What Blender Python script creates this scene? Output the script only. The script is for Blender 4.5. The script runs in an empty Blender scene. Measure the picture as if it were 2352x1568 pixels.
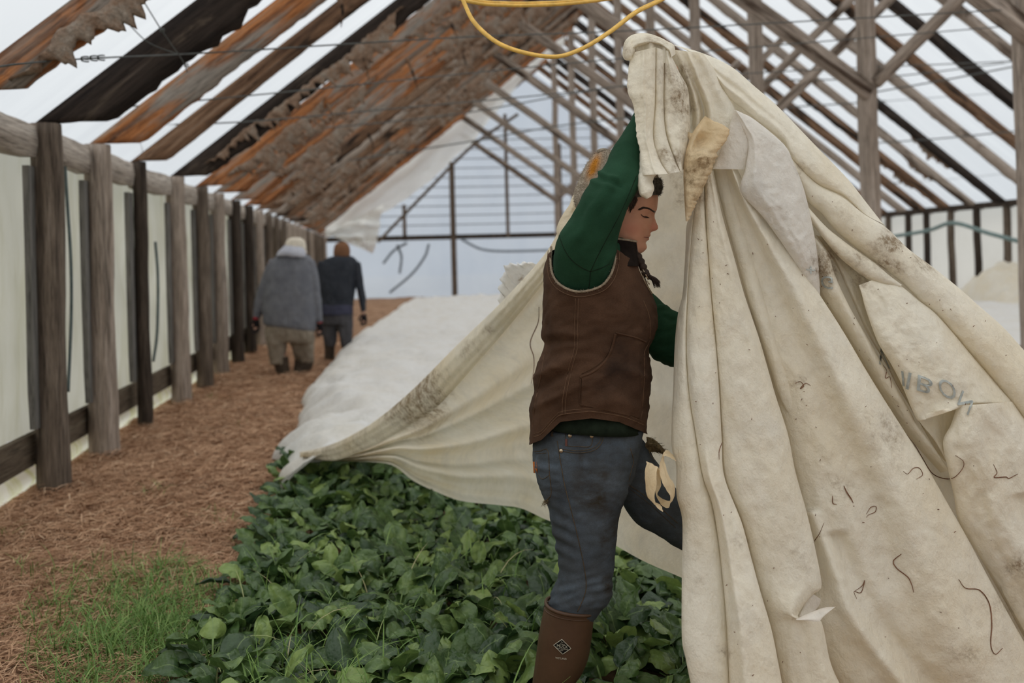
import bpy, bmesh, math, random
import numpy as np
from mathutils import Vector, Matrix, noise

# ------------------------------------------------------------------ camera, sky, exposure
SC = bpy.context.scene
COL = SC.collection
F_PX, ROLL, YAW, EYE, Y_AXIS = 2287.0, math.radians(1.5), math.radians(7.3), 1.42, 592.0
R_ = np.array([math.cos(YAW), -math.sin(YAW), 0.0])
F_ = np.array([math.sin(YAW), math.cos(YAW), 0.0])
Z_ = np.array([0.0, 0.0, 1.0])
CAM = np.array([0.0, 0.0, EYE])

cam_data = bpy.data.cameras.new('camera')
cam = bpy.data.objects.new('camera', cam_data)
COL.objects.link(cam)
cam_data.sensor_fit = 'HORIZONTAL'
cam_data.sensor_width = 36.0
cam_data.lens = 36.0 * F_PX / 2352.0
cam_data.shift_y = -(784.0 - Y_AXIS) / 2352.0
cam_data.dof.use_dof = True
cam_data.dof.focus_distance = 2.95
cam_data.dof.aperture_fstop = 2.4
cam_data.clip_start, cam_data.clip_end = 0.05, 300
cam.matrix_world = (Matrix.Translation((0, 0, EYE)) @ Matrix.Rotation(-YAW, 4, 'Z')
                    @ Matrix.Rotation(math.radians(90), 4, 'X') @ Matrix.Rotation(-ROLL, 4, 'Z'))
SC.camera = cam

world = bpy.data.worlds.new('overcast_sky')
SC.world = world
world.use_nodes = True
wn = world.node_tree
wn.nodes.clear()
w_out = wn.nodes.new('ShaderNodeOutputWorld')
w_bg = wn.nodes.new('ShaderNodeBackground')
w_tc = wn.nodes.new('ShaderNodeTexCoord')
w_sep = wn.nodes.new('ShaderNodeSeparateXYZ')
w_rmp = wn.nodes.new('ShaderNodeValToRGB')
w_rmp.color_ramp.elements[0].position = 0.0
w_rmp.color_ramp.elements[0].color = (0.27, 0.288, 0.307, 1)
w_rmp.color_ramp.elements[1].position = 1.0
w_rmp.color_ramp.elements[1].color = (1.0, 0.982, 0.95, 1)
wn.links.new(w_tc.outputs['Generated'], w_sep.inputs[0])
wn.links.new(w_sep.outputs['Z'], w_rmp.inputs[0])
wn.links.new(w_rmp.outputs[0], w_bg.inputs[0])
wn.links.new(w_bg.outputs[0], w_out.inputs[0])
w_bg.inputs[1].default_value = 1.75

SC.view_settings.view_transform = 'Standard'
SC.view_settings.look = 'None'
SC.view_settings.exposure = 0.16
SC.view_settings.gamma = 1.0
SC.view_settings.use_curve_mapping = False
SC.cycles.max_bounces = 8
SC.cycles.transparent_max_bounces = 10
SC.cycles.diffuse_bounces = 4
SC.cycles.transmission_bounces = 4
SC.cycles.caustics_reflective = False
SC.cycles.caustics_refractive = False
SC.cycles.use_denoising = True

random.seed(7)
NR = np.random.RandomState(11)

# ------------------------------------------------------------------ helpers
def P(px, py, zc):
    """point of the place seen at pixel (px, py) of the photograph, zc metres in front of the camera"""
    u = (px - 1176.0) / F_PX
    v = (Y_AXIS - py) / F_PX
    x = u * math.cos(ROLL) + v * math.sin(ROLL)
    y = -u * math.sin(ROLL) + v * math.cos(ROLL)
    return CAM + zc * (x * R_ + F_ + y * Z_)

def project(w):
    d = np.asarray(w, float) - CAM
    zc = d @ F_
    x = d @ R_ / zc
    y = d @ Z_ / zc
    u = x * math.cos(ROLL) - y * math.sin(ROLL)
    v = x * math.sin(ROLL) + y * math.cos(ROLL)
    return 1176 + F_PX * u, Y_AXIS - F_PX * v, zc

def ground(px, py, h=0.0):
    u = (px - 1176.0) / F_PX
    v = (Y_AXIS - py) / F_PX
    y = -u * math.sin(ROLL) + v * math.cos(ROLL)
    return P(px, py, (h - EYE) / y)

def fbm(p, oct=3):
    return noise.fractal(Vector(p), 1.0, 2.0, oct)

def crom(pts, n):
    """smooth resampling of a polyline by arc length"""
    p = np.asarray(pts, float)
    if len(p) == 2:
        t = np.linspace(0, 1, n)[:, None]
        return p[0] * (1 - t) + p[1] * t
    q = np.vstack([2 * p[0] - p[1], p, 2 * p[-1] - p[-2]])
    out = []
    for i in range(1, len(q) - 2):
        p0, p1, p2, p3 = q[i - 1], q[i], q[i + 1], q[i + 2]
        for t in np.linspace(0, 1, 14, endpoint=False):
            out.append(0.5 * (2 * p1 + (p2 - p0) * t + (2 * p0 - 5 * p1 + 4 * p2 - p3) * t * t
                              + (3 * p1 - p0 - 3 * p2 + p3) * t ** 3))
    out.append(p[-1])
    out = np.array(out)
    d = np.r_[0, np.cumsum(np.linalg.norm(np.diff(out[:, :2], axis=0), axis=1))]
    s = np.linspace(0, d[-1], n)
    return np.stack([np.interp(s, d, out[:, k]) for k in range(p.shape[1])], 1)

class MB:
    """collects shapes that become ONE mesh object"""
    def __init__(self):
        self.v, self.f, self.m, self.n = [], [], [], 0
        self.attr = []
    def add(self, verts, faces, mat=0, attr=None):
        verts = np.asarray(verts, float)
        self.v.append(verts)
        self.f += [tuple(i + self.n for i in f) for f in faces]
        self.m += [mat] * len(faces)
        self.attr.append(np.zeros(len(verts)) if attr is None else np.asarray(attr, float))
        self.n += len(verts)
        return self
    def grid(self, G, mat=0, wrap=False, attr=None):
        G = np.asarray(G, float)
        a, b = G.shape[:2]
        f = []
        for i in range(a - 1):
            for j in range(b if wrap else b - 1):
                k = (j + 1) % b
                f.append((i * b + j, i * b + k, (i + 1) * b + k, (i + 1) * b + j))
        return self.add(G.reshape(-1, 3), f, mat, None if attr is None else np.asarray(attr).reshape(-1))
    def loft(self, rings, mat=0, caps=True, attr=None):
        G = np.asarray(rings, float)
        base = self.n
        self.grid(G, mat, True, attr)
        if caps:
            a, b = G.shape[:2]
            c0, c1 = G[0].mean(0), G[-1].mean(0)
            at = None if attr is None else [np.asarray(attr)[0].mean(), np.asarray(attr)[-1].mean()]
            n0 = self.n
            self.add([c0, c1], [], mat, at)
            for j in range(b):
                k = (j + 1) % b
                self.f.append((n0, base + k, base + j))
                self.f.append((n0 + 1, base + (a - 1) * b + j, base + (a - 1) * b + k))
                self.m += [mat, mat]
        return self
    def tube(self, pts, r, n=8, mat=0, smooth=0):
        p = np.asarray(pts, float)
        if smooth:
            p = crom3(p, smooth)
        r = np.broadcast_to(np.asarray(r, float), (len(p),)) if np.ndim(r) == 0 else np.interp(
            np.linspace(0, 1, len(p)), np.linspace(0, 1, len(r)), r)
        t = np.gradient(p, axis=0)
        t /= np.linalg.norm(t, axis=1)[:, None] + 1e-9
        up = np.array([0.13, 0.31, 0.94])
        rings = []
        for i in range(len(p)):
            a = np.cross(t[i], up)
            if np.linalg.norm(a) < 0.1:
                a = np.cross(t[i], [1, 0, 0])
            a /= np.linalg.norm(a)
            b = np.cross(t[i], a)
            ang = np.linspace(0, 2 * np.pi, n, endpoint=False)
            rings.append(p[i] + r[i] * (np.cos(ang)[:, None] * a + np.sin(ang)[:, None] * b))
        return self.loft(rings, mat)
    def box(self, c, s, mat=0, rot=None):
        q = np.array([[x, y, z] for x in (-.5, .5) for y in (-.5, .5) for z in (-.5, .5)]) * np.asarray(s, float)
        if rot is not None:
            q = q @ np.asarray(rot).T
        q = q + np.asarray(c, float)
        return self.add(q, [(0, 1, 3, 2), (4, 6, 7, 5), (0, 4, 5, 1), (2, 3, 7, 6), (0, 2, 6, 4), (1, 5, 7, 3)], mat)
    def build(self, name, mats, parent=None, smooth=True, origin=None, attr_name=None):
        v = np.vstack(self.v)
        if parent is not None:
            o = np.array(root_loc(parent))
        elif origin is not None:
            o = np.asarray(origin, float)
        else:
            o = np.zeros(3)
        me = bpy.data.meshes.new(name)
        me.from_pydata((v - o).tolist(), [], self.f)
        if not isinstance(mats, (list, tuple)):
            mats = [mats]
        for m in mats:
            me.materials.append(m)
        if len(mats) > 1:
            me.polygons.foreach_set('material_index', np.array(self.m, dtype=np.int32))
        me.polygons.foreach_set('use_smooth', np.full(len(self.f), bool(smooth)))
        if attr_name:
            a = me.attributes.new(attr_name, 'FLOAT', 'POINT')
            a.data.foreach_set('value', np.concatenate(self.attr).astype(np.float32))
        me.update()
        ob = bpy.data.objects.new(name, me)
        COL.objects.link(ob)
        if parent is not None:
            ob.parent = parent
        else:
            ob.location = o
        return ob

def crom3(p, n):
    p = np.asarray(p, float)
    if len(p) == 2:
        t = np.linspace(0, 1, n)[:, None]
        return p[0] * (1 - t) + p[1] * t
    q = np.vstack([2 * p[0] - p[1], p, 2 * p[-1] - p[-2]])
    out = []
    for i in range(1, len(q) - 2):
        p0, p1, p2, p3 = q[i - 1], q[i], q[i + 1], q[i + 2]
        for t in np.linspace(0, 1, 12, endpoint=False):
            out.append(0.5 * (2 * p1 + (p2 - p0) * t + (2 * p0 - 5 * p1 + 4 * p2 - p3) * t * t
                              + (3 * p1 - p0 - 3 * p2 + p3) * t ** 3))
    out.append(p[-1])
    out = np.array(out)
    d = np.r_[0, np.cumsum(np.linalg.norm(np.diff(out, axis=0), axis=1))]
    s = np.linspace(0, d[-1], n)
    return np.stack([np.interp(s, d, out[:, k]) for k in range(3)], 1)

def root_loc(o):
    while o.parent is not None:
        o = o.parent
    return tuple(o.location)

def tag(o, label, cat=None, group=None, kind=None):
    if label:
        o['label'] = label
    if cat:
        o['category'] = cat
    if group:
        o['group'] = group
    if kind:
        o['kind'] = kind
    return o

def thing(name, label, cat, loc, group=None):
    o = bpy.data.objects.new(name, None)
    o.empty_display_size = 0.1
    COL.objects.link(o)
    o.location = tuple(float(c) for c in loc)
    return tag(o, label, cat, group)

def fuse(mb, voxel, smooth=4):
    """one continuous surface out of overlapping closed shapes; returns verts, faces"""
    me = bpy.data.meshes.new('tmp')
    me.from_pydata(np.vstack(mb.v).tolist(), [], mb.f)
    ob = bpy.data.objects.new('tmp', me)
    COL.objects.link(ob)
    m = ob.modifiers.new('r', 'REMESH')
    m.mode = 'VOXEL'
    m.voxel_size = voxel
    if smooth:
        s = ob.modifiers.new('s', 'SMOOTH')
        s.factor = 0.5
        s.iterations = smooth
    dg = bpy.context.evaluated_depsgraph_get()
    ev = ob.evaluated_get(dg)
    me2 = ev.to_mesh()
    n = len(me2.vertices)
    v = np.empty(n * 3)
    me2.vertices.foreach_get('co', v)
    nn = np.empty(n * 3)
    me2.vertices.foreach_get('normal', nn)
    f = [tuple(p.vertices) for p in me2.polygons]
    ev.to_mesh_clear()
    bpy.data.objects.remove(ob)
    bpy.data.meshes.remove(me)
    return v.reshape(-1, 3), nn.reshape(-1, 3), f

ORD = ['first', 'second', 'third', 'fourth', 'fifth', 'sixth', 'seventh', 'eighth', 'ninth', 'tenth', 'eleventh',
       'twelfth', 'thirteenth', 'fourteenth', 'fifteenth', 'sixteenth', 'seventeenth', 'eighteenth', 'nineteenth',
       'twentieth', 'twenty-first', 'twenty-second', 'twenty-third', 'twenty-fourth', 'twenty-fifth', 'twenty-sixth',
       'twenty-seventh', 'twenty-eighth', 'twenty-ninth', 'thirtieth']

# ------------------------------------------------------------------ materials
class Mat:
    def __init__(self, name, rough=0.8, spec=0.25):
        self.m = bpy.data.materials.new(name)
        self.m.use_nodes = True
        self.t = self.m.node_tree
        self.t.nodes.clear()
        self.out = self.t.nodes.new('ShaderNodeOutputMaterial')
        self.b = self.t.nodes.new('ShaderNodeBsdfPrincipled')
        self.b.inputs['Roughness'].default_value = rough
        self.b.inputs['Specular IOR Level'].default_value = spec
        self.t.links.new(self.b.outputs[0], self.out.inputs[0])
        self._tc = self._oi = None
    def node(self, kind, **kw):
        n = self.t.nodes.new(kind)
        for k, v in kw.items():
            setattr(n, k, v)
        return n
    def link(self, a, b):
        self.t.links.new(a, b)
    @property
    def tc(self):
        if self._tc is None:
            self._tc = self.node('ShaderNodeTexCoord')
        return self._tc
    @property
    def rnd(self):
        if self._oi is None:
            self._oi = self.node('ShaderNodeObjectInfo')
        return self._oi.outputs['Random']
    def coords(self, scale=(1, 1, 1), jitter=True):
        mp = self.node('ShaderNodeMapping')
        mp.inputs['Scale'].default_value = scale
        self.link(self.tc.outputs['Object'], mp.inputs[0])
        if not jitter:
            return mp.outputs[0]
        mul = self.node('ShaderNodeMath', operation='MULTIPLY')
        mul.inputs[1].default_value = 37.0
        self.link(self.rnd, mul.inputs[0])
        add = self.node('ShaderNodeVectorMath', operation='ADD')
        self.link(mp.outputs[0], add.inputs[0])
        self.link(mul.outputs[0], add.inputs[1])
        return add.outputs[0]
    def noise(self, scale, detail=4, rough=0.6, stretch=(1, 1, 1), jitter=True, dist=0.0):
        n = self.node('ShaderNodeTexNoise')
        n.inputs['Scale'].default_value = scale
        n.inputs['Detail'].default_value = detail
        n.inputs['Roughness'].default_value = rough
        n.inputs['Distortion'].default_value = dist
        self.link(self.coords(stretch, jitter), n.inputs['Vector'])
        return n.outputs[0]
    def ramp(self, fac, stops, interp='LINEAR'):
        r = self.node('ShaderNodeValToRGB')
        r.color_ramp.interpolation = interp
        e = r.color_ramp.elements
        while len(e) < len(stops):
            e.new(0.5)
        for el, (p, c) in zip(e, stops):
            el.position = p
            el.color = (c, c, c, 1) if isinstance(c, (int, float)) else (*c, 1)
        self.link(fac, r.inputs[0])
        return r.outputs[0]
    def mix(self, fac, a, b, mode='MIX'):
        n = self.node('ShaderNodeMix', data_type='RGBA', blend_type=mode)
        for s, v in ((n.inputs[0], fac), (n.inputs[6], a), (n.inputs[7], b)):
            if isinstance(v, (int, float)):
                s.default_value = v
            elif isinstance(v, tuple):
                s.default_value = (*v, 1)
            else:
                self.link(v, s)
        return n.outputs[2]
    def math(self, op, a, b=0.5):
        n = self.node('ShaderNodeMath', operation=op)
        for s, v in ((n.inputs[0], a), (n.inputs[1], b)):
            if isinstance(v, (int, float)):
                s.default_value = v
            else:
                self.link(v, s)
        return n.outputs[0]
    def attr(self, name):
        n = self.node('ShaderNodeAttribute')
        n.attribute_name = name
        return n.outputs['Fac']
    def color(self, c):
        if isinstance(c, tuple):
            self.b.inputs['Base Color'].default_value = (*c, 1)
        else:
            self.link(c, self.b.inputs['Base Color'])
        self._c = c
        return self
    def bump(self, h, strength=0.4, dist=0.01):
        n = self.node('ShaderNodeBump')
        n.inputs['Strength'].default_value = strength
        n.inputs['Distance'].default_value = dist
        self.link(h, n.inputs['Height'])
        self.link(n.outputs[0], self.b.inputs['Normal'])
        self._n = n.outputs[0]
        return self
    def translucent(self, amount, tint=None, transparent=0.0):
        tr = self.node('ShaderNodeBsdfTranslucent')
        c = tint or self._c
        if isinstance(c, tuple):
            tr.inputs[0].default_value = (*c, 1)
        else:
            self.link(c, tr.inputs[0])
        mx = self.node('ShaderNodeMixShader')
        mx.inputs[0].default_value = amount
        self.link(self.b.outputs[0], mx.inputs[1])
        self.link(tr.outputs[0], mx.inputs[2])
        last = mx.outputs[0]
        if not isinstance(transparent, (int, float)) or transparent > 0:
            tp = self.node('ShaderNodeBsdfTransparent')
            m2 = self.node('ShaderNodeMixShader')
            if isinstance(transparent, (int, float)):
                m2.inputs[0].default_value = transparent
            else:
                self.link(transparent, m2.inputs[0])
            self.link(last, m2.inputs[1])
            self.link(tp.outputs[0], m2.inputs[2])
            last = m2.outputs[0]
        self.link(last, self.out.inputs[0])
        return self

def plain(name, c, rough=0.8, spec=0.25, var=0.25, scale=12, bump=0.0):
    M = Mat(name, rough, spec)
    n = M.noise(scale, 4)
    lo = tuple(x * (1 - var) for x in c)
    hi = tuple(min(1, x * (1 + var)) for x in c)
    M.color(M.ramp(n, [(0.3, lo), (0.7, hi)]))
    if bump:
        M.bump(M.noise(scale * 8, 3), bump, 0.004)
    return M.m

def wood(name, stops, stretch=(1, 1, 14), scale=3.0, patch=None, bump=0.5):
    """weathered timber with grain along the direction that is not stretched"""
    M = Mat(name, 0.9, 0.15)
    g = M.noise(scale, 6, 0.7, stretch, dist=0.3)
    c = M.ramp(g, stops)
    if patch:
        n2 = M.noise(patch[1], 5, 0.65, patch[2], dist=0.8)
        c = M.mix(M.ramp(n2, [(patch[3], 0.0), (patch[3] + 0.1, 1.0)]), c, patch[0])
    fine = M.noise(scale * 5, 4, 0.7, stretch)
    c = M.mix(0.85, c, M.ramp(fine, [(0.32, 0.28), (0.5, 0.85), (0.68, 1.15)]), 'MULTIPLY')
    M.color(c)
    M.bump(fine, bump, 0.012)
    return M.m

GREY = [(0.25, (0.17, 0.132, 0.10)), (0.5, (0.37, 0.30, 0.245)), (0.75, (0.54, 0.46, 0.395))]
DARK = [(0.3, (0.012, 0.009, 0.008)), (0.6, (0.045, 0.033, 0.026)), (0.8, (0.14, 0.11, 0.09))]
BROWN = [(0.3, (0.07, 0.038, 0.024)), (0.5, (0.21, 0.12, 0.07)), (0.75, (0.36, 0.26, 0.19))]
ORANGE = [(0.28, (0.05, 0.028, 0.018)), (0.42, (0.20, 0.085, 0.04)), (0.52, (0.46, 0.18, 0.065)), (0.62, (0.34, 0.19, 0.11)), (0.78, (0.30, 0.25, 0.20))]
ST_X, ST_Z = (0.35, 7, 7), (6, 6, 0.35)
M_WOODX = [
    wood('black_rotten_timber', DARK, ST_X, 2.0, ((0.10, 0.075, 0.055), 2.2, (0.5, 2, 2), 0.58)),
    wood('orange_heartwood', ORANGE, ST_X, 2.2, ((0.30, 0.26, 0.22), 1.5, (0.45, 4, 4), 0.50)),
    wood('dark_brown_timber', BROWN, ST_X, 2.2, ((0.025, 0.018, 0.014), 1.6, (0.4, 2.5, 2.5), 0.5)),
    wood('mixed_rust_timber', ORANGE, ST_X, 2.0, ((0.24, 0.20, 0.165), 1.7, (0.4, 3, 3), 0.47)),
    wood('grey_brown_timber', GREY, ST_X, 2.2, ((0.07, 0.045, 0.03), 1.6, (0.4, 2.5, 2.5), 0.52)),
]
M_POST = [wood('grey_weathered_log', GREY, ST_Z, 2.4, ((0.05, 0.04, 0.032), 1.4, (2, 2, 0.3), 0.62), 0.8),
          wood('dark_weathered_log', [(0.3, (0.06, 0.045, 0.034)), (0.55, (0.19, 0.148, 0.115)), (0.8, (0.36, 0.30, 0.25))],
               ST_Z, 2.6, None, 0.9),
          wood('near_black_log', [(0.3, (0.02, 0.016, 0.013)), (0.55, (0.075, 0.057, 0.044)), (0.8, (0.19, 0.15, 0.12))],
               ST_Z, 2.6, None, 0.9)]
M_PLANK = wood('silver_grey_plank', [(0.3, (0.12, 0.115, 0.105)), (0.6, (0.21, 0.20, 0.185)), (0.8, (0.29, 0.275, 0.255))], ST_Z, 2.0)
M_PLATE = wood('pale_grey_wall_plate', [(0.3, (0.30, 0.25, 0.205)), (0.6, (0.52, 0.46, 0.40)), (0.8, (0.68, 0.62, 0.56))],
               (7, 0.35, 7), 2.2)
M_SKIRT = wood('mouldy_skirting_board', [(0.3, (0.05, 0.032, 0.02)), (0.55, (0.13, 0.10, 0.07)), (0.8, (0.20, 0.17, 0.12))],
               (7, 0.4, 7), 2.2)
M_BATT = Mat('rotten_fibrous_bark', 0.95, 0.1)
M_BATT.color(M_BATT.mix(0.6, M_BATT.ramp(M_BATT.noise(7, 6, 0.7), [(0.3, (0.13, 0.085, 0.058)), (0.45, (0.31, 0.20, 0.135)), (0.6, (0.34, 0.27, 0.21)), (0.78, (0.46, 0.40, 0.34))]),
                        M_BATT.ramp(M_BATT.noise(40, 4, 0.7), [(0.35, 0.4), (0.65, 1.0)]), 'MULTIPLY'))
M_BATT.bump(M_BATT.noise(30, 5, 0.7), 0.9, 0.03)
M_BATT = M_BATT.m

def film(name, c, transparent, dirt=(0.4, 0.42, 0.3), dirt_amt=0.2, scale=1.2, stretch=(1, 1, 1), lines=None, bump=0.3):
    M = Mat(name, 0.45, 0.3)
    n = M.noise(scale, 5, 0.65, stretch, False)
    col = M.mix(M.ramp(n, [(0.45, 0.0), (0.75, dirt_amt)]), c, dirt)
    M.color(col)
    M.bump(M.noise(scale * 4, 5, 0.6, stretch, False), bump, 0.05)
    M.translucent(0.88, None, transparent)
    return M.m
M_ROOF = film('clear_greenhouse_film', (0.62, 0.665, 0.71), 0.48, (0.8, 0.84, 0.88), 0.5, 0.9, (0.3, 3, 0.3))
M_WALL = film('aged_wall_film', (0.52, 0.51, 0.44), 0.02, (0.40, 0.385, 0.27), 0.95, 1.3, (1, 2.2, 0.5), None, 0.9)
M_GABLE = film('bluish_gable_film', (0.60, 0.66, 0.75), 0.16, (0.50, 0.57, 0.68), 0.8, 0.5, (1, 1, 0.4))
M_RWALL = film('pale_wall_film', (0.74, 0.73, 0.69), 0.03, (0.6, 0.58, 0.52), 0.6, 0.6)
M_BACKF = film('rear_light_film', (0.76, 0.755, 0.74), 0.28, (0.6, 0.6, 0.58), 0.6, 0.6)  # tone and clearness chosen for the light coming through the unseen rear wall
M_LINER = film('milky_liner_film', (0.93, 0.93, 0.89), 0.12, (0.75, 0.73, 0.64), 0.4, 1.0)
M_SKFILM = film('algae_stained_film', (0.85, 0.85, 0.74), 0.05, (0.50, 0.52, 0.06), 1.0, 2.2, (1, 3, 0.6))

def cloth(name, base, stain, spots=0.25, transl=0.42, scale=1.0, grey=(0.50, 0.49, 0.47)):
    """off-white spun row cover: blotches, specks of soil and the dirt marked on the mesh"""
    M = Mat(name, 0.85, 0.15)
    c = M.mix(M.ramp(M.noise(2.6 * scale, 5, 0.6, jitter=False), [(0.40, 0.0), (0.72, 0.62)]), base, stain)
    c = M.mix(M.ramp(M.noise(4.5 * scale, 6, 0.65, (1.2, 1.2, 0.8), False), [(0.55, 0.0), (0.78, 0.38)]), c, grey)
    c = M.mix(0.30, c, M.ramp(M.noise(24 * scale, 5, 0.7, (1.3, 1.3, 0.8), False), [(0.30, 0.72), (0.62, 1.0)]), 'MULTIPLY')
    sp = M.ramp(M.noise(75, 3, 0.6, jitter=False), [(0.70, 0.0), (0.76, 1.0)])
    zone = M.ramp(M.noise(3.2, 4, 0.6, jitter=False), [(0.45, 0.0), (0.65, spots)])
    c = M.mix(M.math('MULTIPLY', sp, zone), c, (0.19, 0.12, 0.065))
    d = M.attr('dirt')
    hi = M.ramp(M.noise(55, 7, 0.8, jitter=False), [(0.40, 0.0), (0.64, 1.0)])
    lo = M.ramp(M.noise(13, 5, 0.7, jitter=False), [(0.35, 0.15), (0.62, 1.0)])
    br = M.math('MULTIPLY', M.math('MULTIPLY', d, lo), M.math('ADD', M.math('MULTIPLY', hi, 0.8), 0.2))
    c = M.mix(M.ramp(br, [(0.04, 0.0), (0.45, 0.8)]), c, (0.24, 0.15, 0.068))
    M.color(c)
    h = M.math('ADD', M.noise(9, 5, 0.6, (1, 1, 0.6), False), M.math('ADD', M.math('MULTIPLY', M.noise(34, 4, 0.65, (1, 1, 0.7), False), 0.30), M.math('MULTIPLY', M.noise(160, 3, 0.6, jitter=False), 0.08)))
    M.bump(h, 0.55, 0.03)
    M.translucent(transl)
    return M.m
M_CLOTH = cloth('cream_row_cover', (0.94, 0.89, 0.77), (0.88, 0.765, 0.55), 0.25, 0.28, 1.0, (0.68, 0.665, 0.62))
M_CLOTHW = cloth('white_row_cover', (0.92, 0.885, 0.825), (0.84, 0.77, 0.66), 0.1, 0.34)
M_CLOTHY = cloth('yellowed_row_cover', (0.86, 0.71, 0.48), (0.76, 0.55, 0.30), 0.6, 0.34)
M_CLOTHB = cloth('backlit_row_cover', (0.91, 0.855, 0.73), (0.86, 0.74, 0.52), 0.15, 0.45)
M_BED = cloth('flat_white_row_cover', (0.86, 0.85, 0.82), (0.78, 0.73, 0.64), 0.1, 0.25)
# ------------------------------------------------------------------ the greenhouse shell
XL, XR, XC, EAVE, PITCH = -2.15, 14.0, 5.9, 2.4, 0.78
RIDGE = EAVE + PITCH * (XC - XL)
Y_BACK, Y_END = -1.6, 38.4
def roof_z(x):
    return EAVE + PITCH * ((x - XL) if x <= XC else (XR - x))

def sheet(name, fn, nu, nv, mat, label=None, cat=None, kind='structure', parent=None):
    G = [[fn(u, v) for v in np.linspace(0, 1, nv)] for u in np.linspace(0, 1, nu)]
    o = MB().grid(G).build(name, mat, parent)
    return tag(o, label, cat, None, kind)

M_SOIL = Mat('trodden_straw_soil', 0.95, 0.1)
_n = M_SOIL.noise(5, 6, 0.7, jitter=False)
_c = M_SOIL.ramp(_n, [(0.3, (0.20, 0.11, 0.065)), (0.5, (0.38, 0.225, 0.138)), (0.7, (0.54, 0.36, 0.235))])
_f = M_SOIL.noise(110, 5, 0.8, (1, 1, 1), False)
M_SOIL.color(M_SOIL.mix(0.7, _c, M_SOIL.ramp(_f, [(0.3, 0.35), (0.65, 1.0)]), 'MULTIPLY'))
M_SOIL.bump(_f, 0.4, 0.02)
M_SOIL = M_SOIL.m
M_OUT = plain('winter_field', (0.42, 0.42, 0.40), 0.95, 0.1, 0.3, 0.4)
M_BARN = plain('dark_barn_boards', (0.045, 0.036, 0.03), 0.9, 0.1, 0.4, 3)

def gz(x, y):
    return 0.035 * fbm((x * 0.9, y * 0.9, 0.3)) + 0.012 * fbm((x * 4, y * 4, 2.3))
sheet('floor', lambda u, v: (XL - 0.45 + (XR - XL + 0.9) * u ** 1.4, Y_BACK + (Y_END - Y_BACK) * v ** 1.5,
                             gz(XL - 0.45 + (XR - XL + 0.9) * u ** 1.4, Y_BACK + (Y_END - Y_BACK) * v ** 1.5)), 110, 160, M_SOIL,
      'brown straw covered dirt floor of the greenhouse', 'floor')
sheet('terrain', lambda u, v: (-60 + 130 * u, -40 + 140 * v, -0.12), 2, 2, M_OUT, 'pale field outside the plastic walls', 'ground')

sheet('ceiling_left', lambda u, v: (XL - 0.35 + (XC - XL + 0.35) * v, Y_BACK + (Y_END - Y_BACK) * u,
                                    roof_z(XL - 0.35 + (XC - XL + 0.35) * v) + 0.03), 60, 20, M_ROOF,
      'clear plastic film over the left slope of the roof', 'roof film')
sheet('ceiling_right', lambda u, v: (XR + 0.35 - (XR - XC + 0.35) * v, Y_BACK + (Y_END - Y_BACK) * u,
                                     roof_z(XR + 0.35 - (XR - XC + 0.35) * v) + 0.03), 60, 20, M_ROOF,
      'clear plastic film over the right slope of the roof', 'roof film')
def wl(u, v):
    y = Y_BACK + (Y_END - Y_BACK) * u
    z = 0.34 + 1.98 * v
    k = math.sin(math.pi * v)
    return (-2.33 + 0.10 * k * fbm((y * 0.9, z * 0.8, 3.1)) + 0.03 * (0.4 - abs(fbm((y * 3.2 + z, z * 1.2, 1.0)))) + 0.012 * fbm((y * 9, z * 3, 2)) - 0.03 * (1 - v) ** 4, y,
            z + (0.05 * fbm((y * 1.3, 5, 1)) if v == 0 else 0))
sheet('wall_left', wl, 420, 26, M_WALL, 'milky plastic sheeting of the left side wall', 'wall')
sheet('wall_right', lambda u, v: (XR + 0.15 + 0.03 * fbm((20 * u, 3 * v, 4)), Y_BACK + (Y_END - Y_BACK) * u, 2.38 * v), 120, 10, M_RWALL,
      'milky plastic sheeting of the far right side wall', 'wall')
G = []
for x in np.linspace(XL - 0.2, XR + 0.2, 60):
    zt = roof_z(min(max(x, XL), XR))
    G.append([(x, Y_END + 0.04 * fbm((x * 0.8, t * 4, 7)), zt * t) for t in np.linspace(0, 1, 14)])
tag(MB().grid(G).build('wall_far', M_GABLE), 'bluish translucent plastic gable wall at the far end', 'wall', None, 'structure')
G = []  # unseen end wall, added to control the light from behind the camera
for x in np.linspace(XL - 0.4, XR + 0.4, 20):
    zt = roof_z(min(max(x, XL), XR))
    G.append([(x, Y_BACK, zt * t) for t in np.linspace(0, 1, 6)])
tag(MB().grid(G).build('wall_back', M_BACKF), 'unseen plastic gable wall added behind the photographer to temper the light', 'wall', None, 'structure')

# boards along the foot and the top of the left wall
mb = MB()
for k in range(24):
    y0, y1 = -1.5 + k * 1.65, -1.5 + (k + 1) * 1.65 - 0.02
    mb.box((-2.29, (y0 + y1) / 2, 0.27 + 0.02 * fbm((k, 0, 0))), (0.05, y1 - y0, 0.2))
tag(mb.build('baseboard_left', M_SKIRT, smooth=False), 'mouldy boards along the foot of the left wall', 'baseboard', None, 'structure')
sheet('trim_1', lambda u, v: (-2.36 + 0.13 * math.sin(math.pi * v) * (0.7 + 0.5 * fbm((9 * u, v, 3))) + 0.02 * fbm((60 * u, 3 * v, 0)),
                              Y_BACK + 21 * u, -0.02 + 0.26 * v), 300, 10, M_SKFILM,
      'yellow stained plastic bulging below the left wall boards', 'plastic skirt')

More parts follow.
